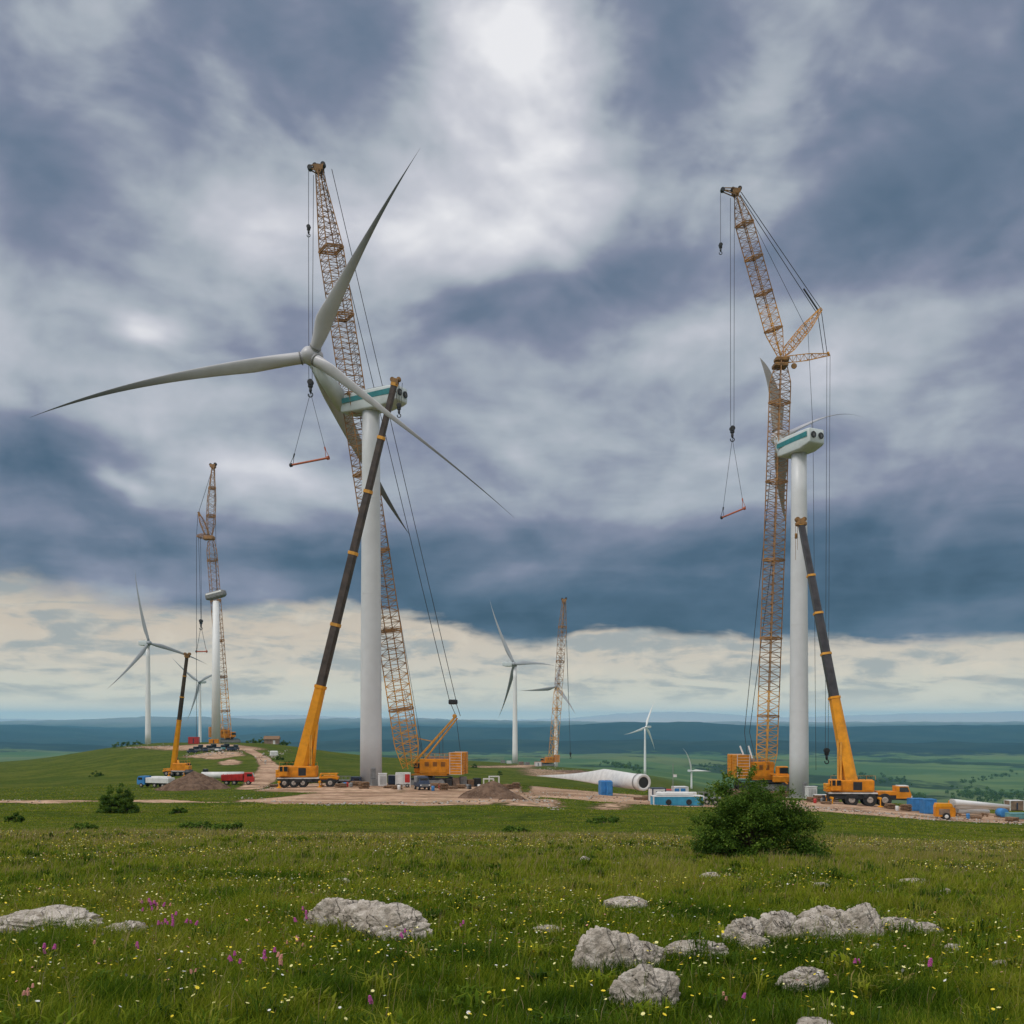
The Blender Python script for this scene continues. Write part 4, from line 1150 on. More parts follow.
def wheels(T, xs, y, R, w, rimm='rim'):
    for x in xs:
        for sg in (-1, 1):
            mb = MB(); mb.wheel((x, sg*y, R), R, w, 'Y', 18); wh = mb.build('wheel', M['tyre'], T)
            mb = MB(); mb.lathe([(R*.15,-.01),(R*.2,.05),(R*.5,.0)], (x, sg*(y+w*.52), R), Matrix.Rotation(-sg*PI/2,3,'X'), 14); mb.build('rim', M[rimm], wh)
def container(name, label, cat, px, d, rz, L, W, H, m, group=None, roof=None, z=.0, doors=2, holes=0):
    T = place(name, label, cat, px, d, rz, group, z)
    mb = MB(); mb.box((0,0,H/2+.1), (L,W,H), bev=.06)
    n = int(L / .35)
    for k in range(n):
        for sg in (-1,1): mb.box((-L/2+.3+k*(L-.6)/max(n-1,1), sg*(W/2+.02), H/2+.1), (.16,.05,H*.84))
    b = mb.build('wall', M[m], T)
    mb = MB(); mb.box((0,0,H+.16), (L+.1,W+.1,.12), bev=.03)
    for sx in (-1,1):
        for sy in (-1,1): mb.box((sx*(L/2-.05), sy*(W/2-.05), H/2+.1), (.18,.18,H+.1))
    mb.build('roof', M[roof or m], T)
    for k in range(doors):
        x = -L/2 + L*(k+.7)/(doors+.4)
        mb = MB(); mb.box((x, -W/2-.06, H*.5), (L*.10,.06,H*.72), bev=.02); mb.build('door', M['navy'], T)
    for k in range(holes):
        mb = MB(); mb.lathe([(.42,0),(.42,.1),(.30,.13),(.0,.1)], (-L/2+L*(.3+.4*k), -W/2-.05, H*.5), Matrix.Rotation(PI/2,3,'X'), 18); mb.build('porthole', M['black'], T)
    return T
def truck(name, label, px, d, rz, L, cabm, bedm, H=2.6, cargo=None, group=None, cat='truck', R=.5):
    T = place(name, label, cat, px, d, rz, group)
    mb = MB(); mb.box((0,0,R*1.6), (L,1.0,.3), bev=.05); mb.build('chassis', M['black'], T)
    cl = 2.1; fx = L/2 - cl/2
    mb = MB(); mb.loft([[Vector((x,y,z)) for x, z in ((fx-cl/2,R*1.3),(fx+cl/2,R*1.3),(fx+cl/2,R*1.3+1.1),(fx+cl/2-.35,H),(fx-cl/2,H))] for y in (-1.15,1.15)]); cb = mb.build('cab', M[cabm], T)
    mb = MB(); mb.box((fx+.15,0,H-.55), (1.2,2.34,.62), bev=.05); mb.build('window', M['glass'], cb)
    mb = MB(); mb.loft([[Vector((x,y,z)) for x, z in ((fx+cl/2-.05,R*1.3+1.12),(fx+cl/2+.02,R*1.3+1.12),(fx+cl/2-.31,H-.08),(fx+cl/2-.38,H-.08))] for y in (-1.0,1.0)]); mb.build('windscreen', M['glass'], cb)
    bl = L - cl - .2; bx = -L/2 + bl/2
    mb = MB()
    if cargo == 'box': mb.box((bx,0,R*2+.6), (bl,2.3,1.2), bev=.08); mb.box((bx-.3,0,R*2+1.3), (bl*.7,1.6,.4), bev=.1)
    elif cargo == 'tip':
        mb.loft([[Vector((x,y*k,z)) for x, k, z in ((bx-bl/2,1,R*2),(bx+bl/2,1,R*2),(bx+bl/2,1.08,R*2+1.4),(bx-bl/2,1.08,R*2+1.2))] for y in (-1.15,1.15)])
        for k in range(6): 
            for sg in (-1,1): mb.box((bx-bl/2+.2+k*(bl-.4)/5, sg*1.27, R*2+.7), (.12,.12,1.3))
    else:
        mb.box((bx,0,R*2+.1), (bl,2.4,.2))
        for k in range(5):
            for sg in (-1,1): mb.bar((bx-bl/2+.1+k*(bl-.2)/4, sg*1.15, R*2+.2), (bx-bl/2+.1+k*(bl-.2)/4, sg*1.15, R*2+1.0), .05)
        for sg in (-1,1): mb.bar((bx-bl/2, sg*1.15, R*2+1.0), (bx+bl/2, sg*1.15, R*2+1.0), .05)
    mb.build('bed', M[bedm], T)
    wheels(T, [fx-.1, bx+bl*.1, bx-bl*.25], 1.0, R, .34)
    return T
# ---- right hand group
container('site_cabin', 'low blue site cabin with white roof and round dark ports, left of the bush', 'site cabin', 677, 150, .05, 7.6, 2.4, 1.35, 'cabinblue', roof='white', doors=0, holes=2)
T = place('skip_load', 'white slatted load heaped on the roof of the blue cabin', 'cargo', 675, 150.5, .05, dz=1.62)
mb = MB()
for k in range(7): mb.box((-.3+0, -.9+.3*k, .22+.04*(k%2)), (5.6-.2*k,.26,.4), bev=.05)
mb.build('sheets', M['white'], T)
container('site_container', 'grey and white container behind the left end of the blue cabin', 'container', 657, 172, .2, 2.4, 2.2, 2.2, 'white', roof='navy', doors=2)
container('site_container', 'white and red striped container between two smaller boxes behind the blue cabin', 'container', 668.5, 174, .1, 2.2, 2.2, 2.0, 'white', roof='red', doors=1)
container('site_office', 'tall white office box with blue windows behind the blue cabin', 'site office', 680, 172, .1, 2.3, 2.3, 2.6, 'white', roof='white', doors=0)
T = place('site_windows', 'pair of blue window panels leaning on the white office box', 'window panels', 680, 170.3, .1, dz=1.7)
for k in (-.55,.55):
    mb = MB(); mb.box((k,0,.4), (.8,.1,.8), bev=.02); mb.build('pane', M['blue'], T)
T = place('flag_pole', 'thin pole with small white flag above the blue cabin', 'pole', 673, 168, 0)
mb = MB(); mb.bar((0,0,0),(0,0,6.6),.05,n=8); mb.build('pole', M['grey'], T); mb = MB(); mb.box((.35,0,4.6), (.6,.04,.45)); mb.build('flag', M['white'], T)
truck('low_loader', 'white low truck half hidden behind the left side of the large bush', 702, 165, 3.0, 6.0, 'white', 'grey', 2.0)
container('storage_container', 'left of two bright blue containers beyond the right telescopic crane', 'container', 916.5, 205, .1, 2.8, 2.4, 2.4, 'blue', 'bright blue containers', doors=0)
container('storage_container', 'right of two bright blue containers, the taller one near the orange generator', 'container', 928, 195, .0, 2.3, 2.3, 2.7, 'blue', 'bright blue containers', doors=0)
# road going generator / mixer
T = place('mobile_generator', 'orange and yellow wheeled generator standing alone at the road edge', 'generator', 944.5, 168, -.2)
mb = MB()
prof = [(-1.6,.55),(1.5,.55),(1.6,1.5),(1.5,2.0),(.9,2.35),(-1.4,2.35),(-1.6,2.0)]
mb.loft([[Vector((x,y,z)) for x, z in prof] for y in (-.9,.9)]); mb.build('body', M['orange'], T)
mb = MB(); mb.loft([[Vector((x*k,y,z)) for x, k, z in ((-1.62,1,2.1),(1.2,1,2.3),(.9,1,2.75),(-1.4,1,2.75))] for y in (-.95,.95)]); mb.bar((.7,0,2.7),(.7,0,3.2),.09,n=8); mb.build('hood', M['yellow'], T)
mb = MB(); mb.box((-.2,-.93,1.35),(1.7,.06,1.0),bev=.03); mb.build('grille', M['brownwall'], T)
mb = MB(); mb.bar((1.5,0,.7),(2.3,0,.5),.08); mb.bar((-1.2,-.7,.6),(-1.2,-.7,0),.08); mb.bar((-1.2,.7,.6),(-1.2,.7,0),.08); mb.bar((1.0,.0,2.6),(1.6,0,1.6),.05); mb.build('towbar', M['grey'], T)
wheels(T, [.1], 1.0, .62, .35, 'white')
# long white tubes stacked by the road
for k, (x0, y0, x1, y1, r, lab) in enumerate(((952,802.2,1009,806.5,.40,'topmost white tube of the stack by the blue drum'),(953,806.0,1004,808.4,.34,'middle white tube of the stack by the blue drum'),(955,810.0,988,811.5,.46,'lowest and shortest white tube of the stack by the blue drum'))):
    a, b = at(x0, y0, 192+2*k), at(x1, y1, 212)
    T = empty('steel_tube', a, 0, lab + ' at the right', 'tube', 'white tubes stacked at the roadside'); iv = shift(a)
    mb = MB(); mb.smooth = True; mb.bar(a, b, r*1.6, r*.9, n=18); mb.build('tube', M['farwhite'], T, iv)
    mb = MB(); mb.lathe([(r*1.66,0),(r*1.66,.3)], a, (b-a).normalized().to_track_quat('Z','Y').to_matrix(), 18); mb.build('end_cap', M['white'], T, iv)
for px, dd in ((958,193),(985,198)):
    T = place('trestle', ('near' if px < 970 else 'far') + ' timber trestle under the stacked white tubes', 'trestle', px, dd, 0, 'trestles under the tubes')
    mb = MB(); mb.box((0,0,.5),(.3,2.4,.3)); mb.box((0,-.9,.2),(.25,.25,.6)); mb.box((0,.9,.2),(.25,.25,.6)); mb.build('beam', M['wood'], T)
T = place('blue_drum', 'bright blue wrapped drum at the end of the white tubes', 'drum', 1002, 196, .1)
mb = MB(); mb.smooth = True; mb.lathe([(.85,-.9),(.92,-.85),(.92,.85),(.85,.9)], (0,0,.95), Matrix.Rotation(PI/2,3,'X'), 26); mb.build('drum', M['blue'], T)
mb = MB(); mb.box((0,0,.08),(2.0,2.2,.3)); mb.build('cradle', M['wood'], T)
container('pipe_rack', 'long low teal rack running out of the picture at the right edge', 'rack', 1022, 190, .03, 5.4, 2.0, 1.0, 'tealmetal', doors=0)
container('site_hut', 'pale brown hut beyond the teal rack at the right edge', 'hut', 1014, 232, .1, 3.4, 2.4, 2.2, 'brownwall', roof='white', doors=1)
# fittings at the foot of the right tower
def cabinet(label, px, d, w, h, m, rz=.2):
    T = place('transformer_cabinet', label, 'cabinet', px, d, rz)
    mb = MB(); mb.box((0,0,h/2), (w,1.5,h), bev=.1); mb.build('case', M[m], T)
    mb = MB()
    for k in range(5): mb.box((-w*.3+k*w*.15, -.78, h*.5), (.07,.06,h*.66))
    mb.build('fins', M['grey'], T)
    mb = MB(); mb.box((0,0,h+.06), (w*1.08,1.6,.12), bev=.03); mb.build('lid', M['white'], T)
cabinet('white ribbed transformer cabinet at the right foot of the right tower', 811, 232, 2.4, 2.9, 'white')
cabinet('white ribbed transformer cabinet at the right foot of the left tower', 382.5, 209, 1.7, 2.6, 'white')
container('black_tank', 'long dark tank between the right tower and the orange crane', 'tank', 822, 226, 0, 3.6, 1.8, 1.2, 'navy', roof='white', doors=0)
truck('low_loader', 'dark low trailer truck between the telescopic crane and the left tower', 347, 212, .05, 6.0, 'navy', 'grey', 1.9)
container('storage_container', 'dark green container half hidden behind the left tower', 'container', 396, 221, 0, 3.4, 2.3, 1.9, 'navy', roof='grey', doors=1)
# generator set and dark pickup in front of the crawler crane
T = place('generator_set', 'white framed generator with a red side panel before the crawler crane', 'generator', 403, 206, .1)
mb = MB(); mb.box((0,0,1.7),(3.0,1.8,2.2),bev=.1); mb.build('case', M['white'], T)
mb = MB(); mb.box((.9,-.93,1.9),(1.0,.08,1.7),bev=.03); mb.build('side_panel', M['red'], T)
mb = MB()
for x in (-1.5,0,1.5):
    for y in (-1,1): mb.bar((x,y,0),(x,y,3.0),.07)
for z in (.4,3.0):
    for y in (-1,1): mb.bar((-1.5,y,z),(1.5,y,z),.07)
mb.build('frame', M['white'], T); wheels(T, [-.9,.9], .95, .4, .3)
T = place('service_truck', 'dark blue service truck parked in front of the orange crawler crane', 421.5, 196, -1.35) if False else empty('service_truck', gp(422, 196), -1.25, 'dark blue service truck parked in front of the orange crawler crane', 'truck')
mb = MB(); mb.box((0,0,1.0),(5.2,2.1,.9),bev=.15); mb.build('body', M['navy'], T)
mb = MB(); mb.loft([[Vector((x,y*(1 if z<1.6 else .86),z)) for x, z in ((-.3,1.4),(2.0,1.4),(1.5,2.7),(-.1,2.7))] for y in (-1.0,1.0)]); cb = mb.build('cab', M['navy'], T)
mb = MB(); mb.box((.75,0,2.1),(1.3,2.0,.75),bev=.1); mb.box((1.55,0,2.1),(.5,1.6,.7),bev=.1); mb.build('window', M['glass'], cb)
mb = MB(); mb.box((-1.6,0,2.0),(1.9,2.1,1.3),bev=.1); mb.build('tool_box', M['grey'], T)
mb = MB(); mb.box((2.62,0,1.0),(.1,1.5,.45),bev=.04); mb.build('grille', M['grey'], T)
for sg in (-1,1):
    mb = MB(); mb.wheel((2.64, sg*.85, 1.05), .16, .1, 'X', 12); mb.build('headlight', M['white'], T)
wheels(T, [-1.7,1.7], .95, .5, .35)
# white loading frames and timber sleepers by the mound
for k, px in enumerate((488.5, 494)):
    T = place('loading_frame', ('left' if k == 0 else 'right') + ' white open loading frame right of the crawler crane', 'frame', px, 222+3*k, .1, 'white loading frames')
    mb = MB()
    for x in (-1.1,1.1):
        for y in (-.9,.9): mb.bar((x,y,0),(x,y,2.4-.5*(1-k)),.12)
    z = 2.4-.5*(1-k)
    for y in (-.9,.9): mb.bar((-1.1,y,z),(1.1,y,z),.12)
    for x in (-1.1,0,1.1): mb.bar((x,-.9,z),(x,.9,z),.1)
    mb.build('frame', M['white'], T)
for k, px in enumerate((449, 456, 463, 470, 477)):
    truckm = ('black','brownwall','grey','wood','black')[k]
    T = place('ballast_crate', ('dark crate nearest the crawler track','brown crate beside the dark crate under the counterweight','grey crate in the middle of the row by the crawler crane','timber crate left of the last dark one by the crawler crane','dark crate at the end of the row before the white frames')[k], 'crate', px, 219+k*1.2, .1*k, 'crates along the crane pad')
    mb = MB(); h = 1.5+.3*((k*7)%3); mb.box((0,0,h/2+.1),(1.5,1.4,h),bev=.05)
    for x in (-.6,0,.6): mb.box((x,-.72,h/2+.1),(.14,.06,h))
    mb.build('crate_body', M[truckm], T)
    mb = MB(); mb.box((0,0,.06),(1.6,1.5,.14)); mb.build('pallet', M['wood'], T)
# ---- left hand group
T = truck('blade_truck', 'long white truck with bright blue cab left of the earth mound', 156, 224, PI-.35, 8.6, 'blue', 'white', 2.5, cargo='box')
T = truck('tipper_truck', 'bright red tipper truck on the bend of the dirt road', 238, 222, .15, 7.0, 'red', 'red', 2.7, cargo='tip')
T = place('steel_tube', 'white tube section lying left of the red truck', 'tube', 224, 246, 0, dz=1.1)
mb = MB(); mb.smooth = True; mb.bar((-5.5,0,.2),(4.5,1.5,0),.75,.95,n=24); mb.build('tube', M['white'], T)
mb = MB(); mb.box((-3,0,-.8),(.5,2,.7)); mb.box((3,1,-.8),(.5,2,.7)); mb.build('cradle', M['wood'], T)
T = place('wheel_loader', 'small yellow loader between the mound and the white tube', 'loader', 206.5, 268, 2.9)
mb = MB(); mb.box((-.5,0,1.3),(2.2,1.5,1.0),bev=.15); mb.build('body', M['yellow'], T)
mb = MB(); mb.box((.3,0,2.1),(1.1,1.2,1.0),bev=.1); mb.build('cab', M['glass'], T)
mb = MB(); mb.bar((.6,-.5,1.2),(2.0,-.5,.6),.12); mb.bar((.6,.5,1.2),(2.0,.5,.6),.12); mb.loft([[Vector((x,y,z)) for x, z in ((2.0,.2),(2.7,.2),(2.1,.5),(2.1,1.1),(1.95,1.1))] for y in (-1,1)]); mb.build('bucket', M['orange'], T)
wheels(T, [-.9,.8], .8, .55, .4)
T = place('fuel_bowser', 'small dark tank just behind the mound beside the small crane', 'tank', 189, 292, 0)
mb = MB(); mb.smooth = True; mb.lathe([(.7,-1.2),(.9,-1.0),(.9,1.0),(.7,1.2)], (0,0,1.2), Matrix.Rotation(PI/2,3,'Y'), 20); mb.build('tank', M['black'], T)
wheels(T, [0], .7, .4, .3)
# parked machines on the hilltop terrace
hl = ['dark saloon at the left end','purple grey van second','black pickup third','dark blue car fourth','grey van in the middle','black car beside the grey van','white pickup','green grey lorry','dark lorry third from the right end','navy van next to last','black car at the right end']
for k in range(11):
    px = 192 + k*4.4
    c = ('navy','grey','black','navy','grey','black','white','tealmetal','black','navy','black')[k]
    T = place('parked_vehicle', hl[k] + ' of the row parked on the hill', 'parked vehicle', px, 455+ (k%3)*6, .5+(k%4)*.5, 'vehicles parked below the hilltop towers')
    H = 1.5+.5*(k%3)
    mb = MB(); mb.box((0,0,.9),(4.4,1.9,.9),bev=.2); mb.build('body', M[c], T)
    mb = MB(); mb.box((-.2,0,1.2+H*.35),(2.4,1.7,H*.7),bev=.25); mb.build('cabin', M['glass'], T)
    wheels(T, [-1.3,1.3], .85, .38, .25)
T = place('site_hut', 'low brown hut on the ridge right of the hilltop road', 'hut', 272, 560, .1)
mb = MB(); mb.box((0,0,1.4),(8,5,2.8)); mb.build('wall', M['brownwall'], T)
mb = MB(); mb.loft([[Vector((x,y,z)) for y, z in ((-3,2.8),(3,2.8),(0,4.6))] for x in (-4.4,4.4)]); mb.build('roof', M['wood'], T)
mb = MB(); mb.box((1.5,-2.53,1.1),(1.2,.06,2.0)); mb.build('door', M['white'], T)
T = place('white_tank', 'small white box among the scrub below the brown hut', 'box', 274, 430, .3)
mb = MB(); mb.box((0,0,1.2),(3.4,2.4,2.2),bev=.3); mb.build('case', M['white'], T); mb = MB(); mb.box((0,0,.1),(3.8,2.8,.3)); mb.build('plinth', M['concrete'], T)
container('site_container', 'red brown container behind the small distant hilltop turbine', 'container', 194, 590, .1, 6, 3, 4, 'red', doors=1)
container('site_container', 'low orange container at the foot of the bare hilltop tower', 'container', 214, 545, .1, 5, 2.4, 2.2, 'orange', doors=1)
container('site_hut', 'white hut left of the leaning distant crane', 'hut', 538, 800, .1, 5.5, 3, 3.4, 'white', roof='red', doors=1)
for k, px in enumerate((503, 509, 521, 527)):
    container('site_container', ('grey box furthest left at the foot of the middle turbine','white box just left of the middle turbine foot','brown box just right of the middle turbine foot','grey box furthest right at the foot of the middle turbine')[k], 'container', px, 812, .2*k, 3.6, 2.4, 2.2, ('grey','white','brownwall','grey')[k], 'boxes around the middle turbine foot', doors=0)

# ---- small stores lying about the pads
def sleepers(px, d, rz, n):
    T = place('sleeper_stack', 'small stack of timber sleepers lying on a crane pad', 'timber stack', px, d, rz, 'timber stacks around the pads')
    mb = MB()
    for k in range(n):
        for q in range(4): mb.box((-.55+q*.37 if k % 2 else 0, 0 if k % 2 else -.55+q*.37, .14+k*.27), (.30,1.9,.25) if k % 2 else (1.9,.30,.25), bev=.02)
    mb.build('timbers', M['wood'], T)
def barrel(px, d, m):
    T = place('steel_barrel', 'small upright steel barrel on a crane pad', 'barrel', px, d, 0, 'barrels around the pads')
    mb = MB(); mb.smooth = True; mb.lathe([(.3,0),(.31,.02),(.31,.3),(.33,.32),(.31,.34),(.31,.62),(.33,.64),(.31,.66),(.31,.95),(.29,.97)], (0,0,0), None, 16); mb.build('drum', M[m], T)
for k, (px, d) in enumerate(((274,208),(341,200),(356,206),(364,196),(389,200),(397,196),(436,205),(444,196),(452,204),(461,208),(508,214),(516,220),(640,178),(648,182),(812,212),(818,220),(826,205),(834,226),(890,206),(906,200),(976,182),(1012,178))):
    sleepers(px, d, k*.7, 2 + k % 4)
for k, (px, d) in enumerate(((345,202),(347,203),(351,201),(368,203),(399,193),(433,192),(440,200),(468,206),(470,205),(479,208),(655,165),(815,206),(822,214),(824,213),(897,196),(968,180))):
    barrel(px, d, ('blue','red','grey','black','white')[k % 5])

# ================================================================ earth mounds
def earth_mat():
    m = bpy.data.materials.new('dug_earth'); m.use_nodes = True
    g = G(m.node_tree); b = m.node_tree.nodes['Principled BSDF']; tc = g.new('ShaderNodeTexCoord').outputs['Object']
    a = g.noise(tc, .8, 6, .65); c = g.noise(tc, 5.0, 4, .6)
    col = g.mix(g.step(a, .35, .65), (.10,.062,.042), (.20,.13,.09)); col = g.mix(g.step(c, .58, .68)*.6, col, (.33,.25,.19))
    g.put(b.inputs['Base Color'], col); b.inputs['Roughness'].default_value = .95; b.inputs['Specular IOR Level'].default_value = .1
    bn = g.new('ShaderNodeBump'); bn.inputs['Strength'].default_value = .8; bn.inputs['Distance'].default_value = .3; g.put(bn.inputs['Height'], c + a)
    m.node_tree.links.new(bn.outputs[0], b.inputs['Normal']); return m
M['earth'] = earth_mat()
def mound(label, px, d, rx, ry, h, seed, skew=0.0):
    p = gp(px, d); n = 70
    gx, gy = np.meshgrid(np.linspace(-1.15,1.15,n), np.linspace(-1.15,1.15,n))
    rr = np.hypot(gx + skew*.3, gy); nz = fbm(gx*2.5+seed, gy*2.5+seed*2, 4)
    hh = h * np.clip(1.0 - (rr*(1+nz*.22)), 0, 1) ** .92 + fbm(gx*11+seed, gy*11, 3)*.22*(rr < .95)
    X = gx*rx; Y = gy*ry; Z = ground((X+p.x).ravel(), (Y+p.y).ravel()).reshape(X.shape) - p.z + hh - .06 - .5*(rr > 1.0)*(rr-1)*3
    idx = np.arange(n*n).reshape(n, n)
    q = np.stack([idx[:-1,:-1], idx[:-1,1:], idx[1:,1:], idx[1:,:-1]], -1).reshape(-1, 4)
    o = mesh_np('earth_mound', np.stack([X, Y, Z], -1).reshape(-1, 3), q, M['earth'], True)
    o.location = p; info(o, label, 'earth mound', 'heaps of dug earth')
mound('wide brown earth mound in front of the small left crane', 194, 206, 7.8, 6, 3.9, 3)
mound('brown heap of earth and gravel right of the crawler crane', 498, 150, 5.2, 4, 2.9, 8, .5)
mound('low ragged heap of spoil beside the distant leaning crane', 582, 640, 18, 10, 2.6, 5)

# rubble along the pad edges: loose stones nobody could count
def rubble():
    vs = []; fs = []; mi = []
    base = [(-1,-1,-.5),(1,-1,-.6),(1,1,-.5),(-1,1,-.4),(-.7,-.6,.5),(.6,-.7,.7),(.7,.6,.5),(-.6,.7,.6)]
    bf = [(3,2,1,0),(4,5,6,7),(0,1,5,4),(1,2,6,5),(2,3,7,6),(3,0,4,7)]
    lines = [((790,806),(900,815),1.6,420),((900,817),(1024,823),1.6,360),((700,804),(800,803),2,200),((500,792),(700,803),3,420),((230,797),(330,806),2.0,80),((330,805),(540,801),1.2,220),((256,790),(300,783),3,160),((520,797),(560,807),3,160),((0,802),(40,802),2,40),((258,760),(290,752),4,120),((120,748),(180,746),2,160),((180,756),(245,752),2,160),((540,769),(610,774),2,160)]
    for (x0,y0),(x1,y1),j,n in lines:
        for _ in range(n):
            t = random.random(); px = x0+(x1-x0)*t+random.gauss(0,3); py = y0+(y1-y0)*t+random.gauss(0,j*.6)
            d = gdist(px, py); s = random.uniform(.03,.15)*(1 if d < 330 else 2.5)*random.uniform(.5,1.2)
            p = gp(px, d); R = Matrix.Rotation(random.random()*6.3, 3, 'Z') @ Matrix.Rotation(random.random(), 3, 'X'); k = len(vs)
            for v in base: vs.append(p + R @ Vector((v[0]*s*random.uniform(.7,1.4), v[1]*s*random.uniform(.7,1.3), v[2]*s)) + Vector((0,0,s*.3)))
            fs += [tuple(i+k for i in f) for f in bf]; mi += [random.choice((0,0,1))]*6
    o = mesh_np('rubble', np.array([tuple(v) for v in vs]), np.array(fs), [M['concrete'], M['earth']], False, None, mi)
    info(o, kind='stuff')
rubble()

# ================================================================ rocks
from mathutils import noise as MN
def rock_mat():
    m = bpy.data.materials.new('limestone'); m.use_nodes = True
    g = G(m.node_tree); b = m.node_tree.nodes['Principled BSDF']; tc = g.new('ShaderNodeTexCoord').outputs['Object']
    a = g.noise(tc, 3.0, 8, .65, .3); c = g.noise(tc, 14.0, 8, .7); d = g.noise(tc, 45.0, 5, .65)
    col = g.mix(g.step(a, .36, .64), (.44,.385,.32), (.74,.67,.59))
    col = g.mix(g.step(c, .48, .70)*.75, col, (.84,.78,.70))
    col = g.mix(g.step(c, .47, .32)*.6, col, (.17,.145,.12))
    col = g.mix(g.step(g.noise(tc, 6.0, 6, .7, .8), .60, .70)*.5, col, (.27,.22,.11))
    crack = g.step(g.m('ABSOLUTE', g.noise(tc, 1.7, 4, .5, .6) - .5), .007, .001)
    col = g.mix(crack*.4, col, (.035,.03,.024))
    g.put(b.inputs['Base Color'], col); b.inputs['Roughness'].default_value = .92; b.inputs['Specular IOR Level'].default_value = .2
    bn = g.new('ShaderNodeBump'); bn.inputs['Strength'].default_value = 1.0; bn.inputs['Distance'].default_value = .05
    g.put(bn.inputs['Height'], c + d*.5 - crack*.9); m.node_tree.links.new(bn.outputs[0], b.inputs['Normal']); return m
M['rock'] = rock_mat()
def rock(label, lumps, sub=5, group=None, rough=1.0, name='limestone_rock'):
    """lumps: list of (x0, x1, ytop, ybase, seed) picture extents; first one sets the origin"""
    O = None; T = None
    for k, (x0, x1, yt, yb, seed) in enumerate(lumps):
        cx = (x0 + x1) / 2; d = gdist(cx, yb, 4, 60) ; w = (x1-x0)/F*d/2; h = (yb - yt)/F*d
        dd = d + w*.45
        bm = bmesh.new(); bmesh.ops.create_icosphere(bm, subdivisions=sub, radius=1.0)
        rs = random.Random(seed); planes = []
        for _ in range(13):
            v = Vector((rs.gauss(0,1), rs.gauss(0,1), rs.gauss(0,.8))).normalized(); planes.append((v, rs.uniform(.62,.93)))
        off = Vector((seed*3.1, seed*1.7, seed*.9))
        for v in bm.verts:
            p = v.co.normalized()
            r = 1.0
            for n_, dd_ in planes:
                q = p.dot(n_)
                if q > .05: r = min(r, dd_/q*1.0)
            r = min(r, 1.02)
            r = r*.75 + .22
            r *= 1 + .07*MN.fractal(p*1.2+off, 1.1, 2.0, 3) + .045*rough*MN.fractal(p*5+off, .9, 2.1, 5) - .06*rough*max(0, .22-abs(MN.noise(p*2.2+off*1.3)))/.22*(1 if p.z > -.2 else 0)
            vd = MN.voronoi(p*1.7 + off*.7 + Vector((0,0,p.z)))[0]; r -= .085*rough*max(0, .16-(vd[1]-vd[0]))/.16
            vd = MN.voronoi(p*4.3 + off)[0]; r -= .022*rough*max(0, .2-(vd[1]-vd[0]))/.2 + .03*rough*abs(MN.noise(p*9+off)) + .012*rough*abs(MN.noise(p*22+off))
            v.co = p * r
            hz = math.hypot(v.co.x, v.co.y)
            v.co.z = max(v.co.z, 0)**.72 if v.co.z > 0 else v.co.z*.5
            k_ = 1 + .10*max(0, v.co.z); v.co.x *= k_; v.co.y *= k_
        zs = max(v.co.z for v in bm.verts); xs = (min(v.co.x for v in bm.verts), max(v.co.x for v in bm.verts)); xm = (xs[0]+xs[1])/2; xr = (xs[1]-xs[0])/2
        g0 = gp(cx, dd)
        zb = g0.z
        # ground rises behind: set so the top shows at the wanted row
        H = max((HY - yt)/F*dd - zb, .06)
        for v in bm.verts: v.co = Vector(((v.co.x-xm)/xr*w*(dd/d), v.co.y*w*.62, v.co.z/zs*H))
        me = bpy.data.meshes.new('rock'); bm.to_mesh(me); bm.free()
        me.materials.append(M['rock']); me.polygons.foreach_set('use_smooth', np.ones(len(me.polygons), bool))
        if k == 0:
            o = bpy.data.objects.new(name, me); link(o); o.location = g0; info(o, label, 'rock', group); T = o; O = g0
        else:
            o = bpy.data.objects.new('rock_lump', me); link(o, T); o.location = g0 - O
    return T
G_ = 'pale limestone rocks in the meadow'
rock('broad pale rock at the left edge with a smaller flat rock at its right', [(-22,104,906,937,21)], 6, G_)
rock('small flat rock touching the right end of the broad rock at the left edge', [(98,149,921,936,4)], 6, G_)
rock('long two-humped pale rock left of the middle', [(356,434,903,937,12),(304,366,897,930,9),(335,400,900,934,15)], 6, G_)
rock('tall cracked boulder left of centre in the rightmost rock chain', [(570,640,926,970,14),(622,666,940,967,31),(592,652,931,969,19)], 6, G_)
rock('low pale slab between the cracked boulder and the big rock heap', [(662,728,940,962,17)], 6, G_)
rock('rounded grey boulder lowest in the picture middle, below the cracked boulder', [(608,681,965,1004,23)], 6, G_)
rock('largest heap of grey boulders with a domed stone at its left end', [(721,766,917,950,27),(752,806,911,943,28),(796,856,905,939,33),(840,884,903,943,40),(738,772,934,955,8),(764,796,918,947,52),(826,850,922,946,57)], 6, G_)
rock('blunt upright stone leaning against the front of the large boulder heap', [(792,850,915,951,36)], 6, G_)
rock('flat tail of stones at the right end of the large boulder heap', [(876,918,917,937,44),(902,947,922,937,46)], 6, G_)
rock('single oblong stone lying below the large boulder heap', [(774,830,967,992,50)], 6, G_)
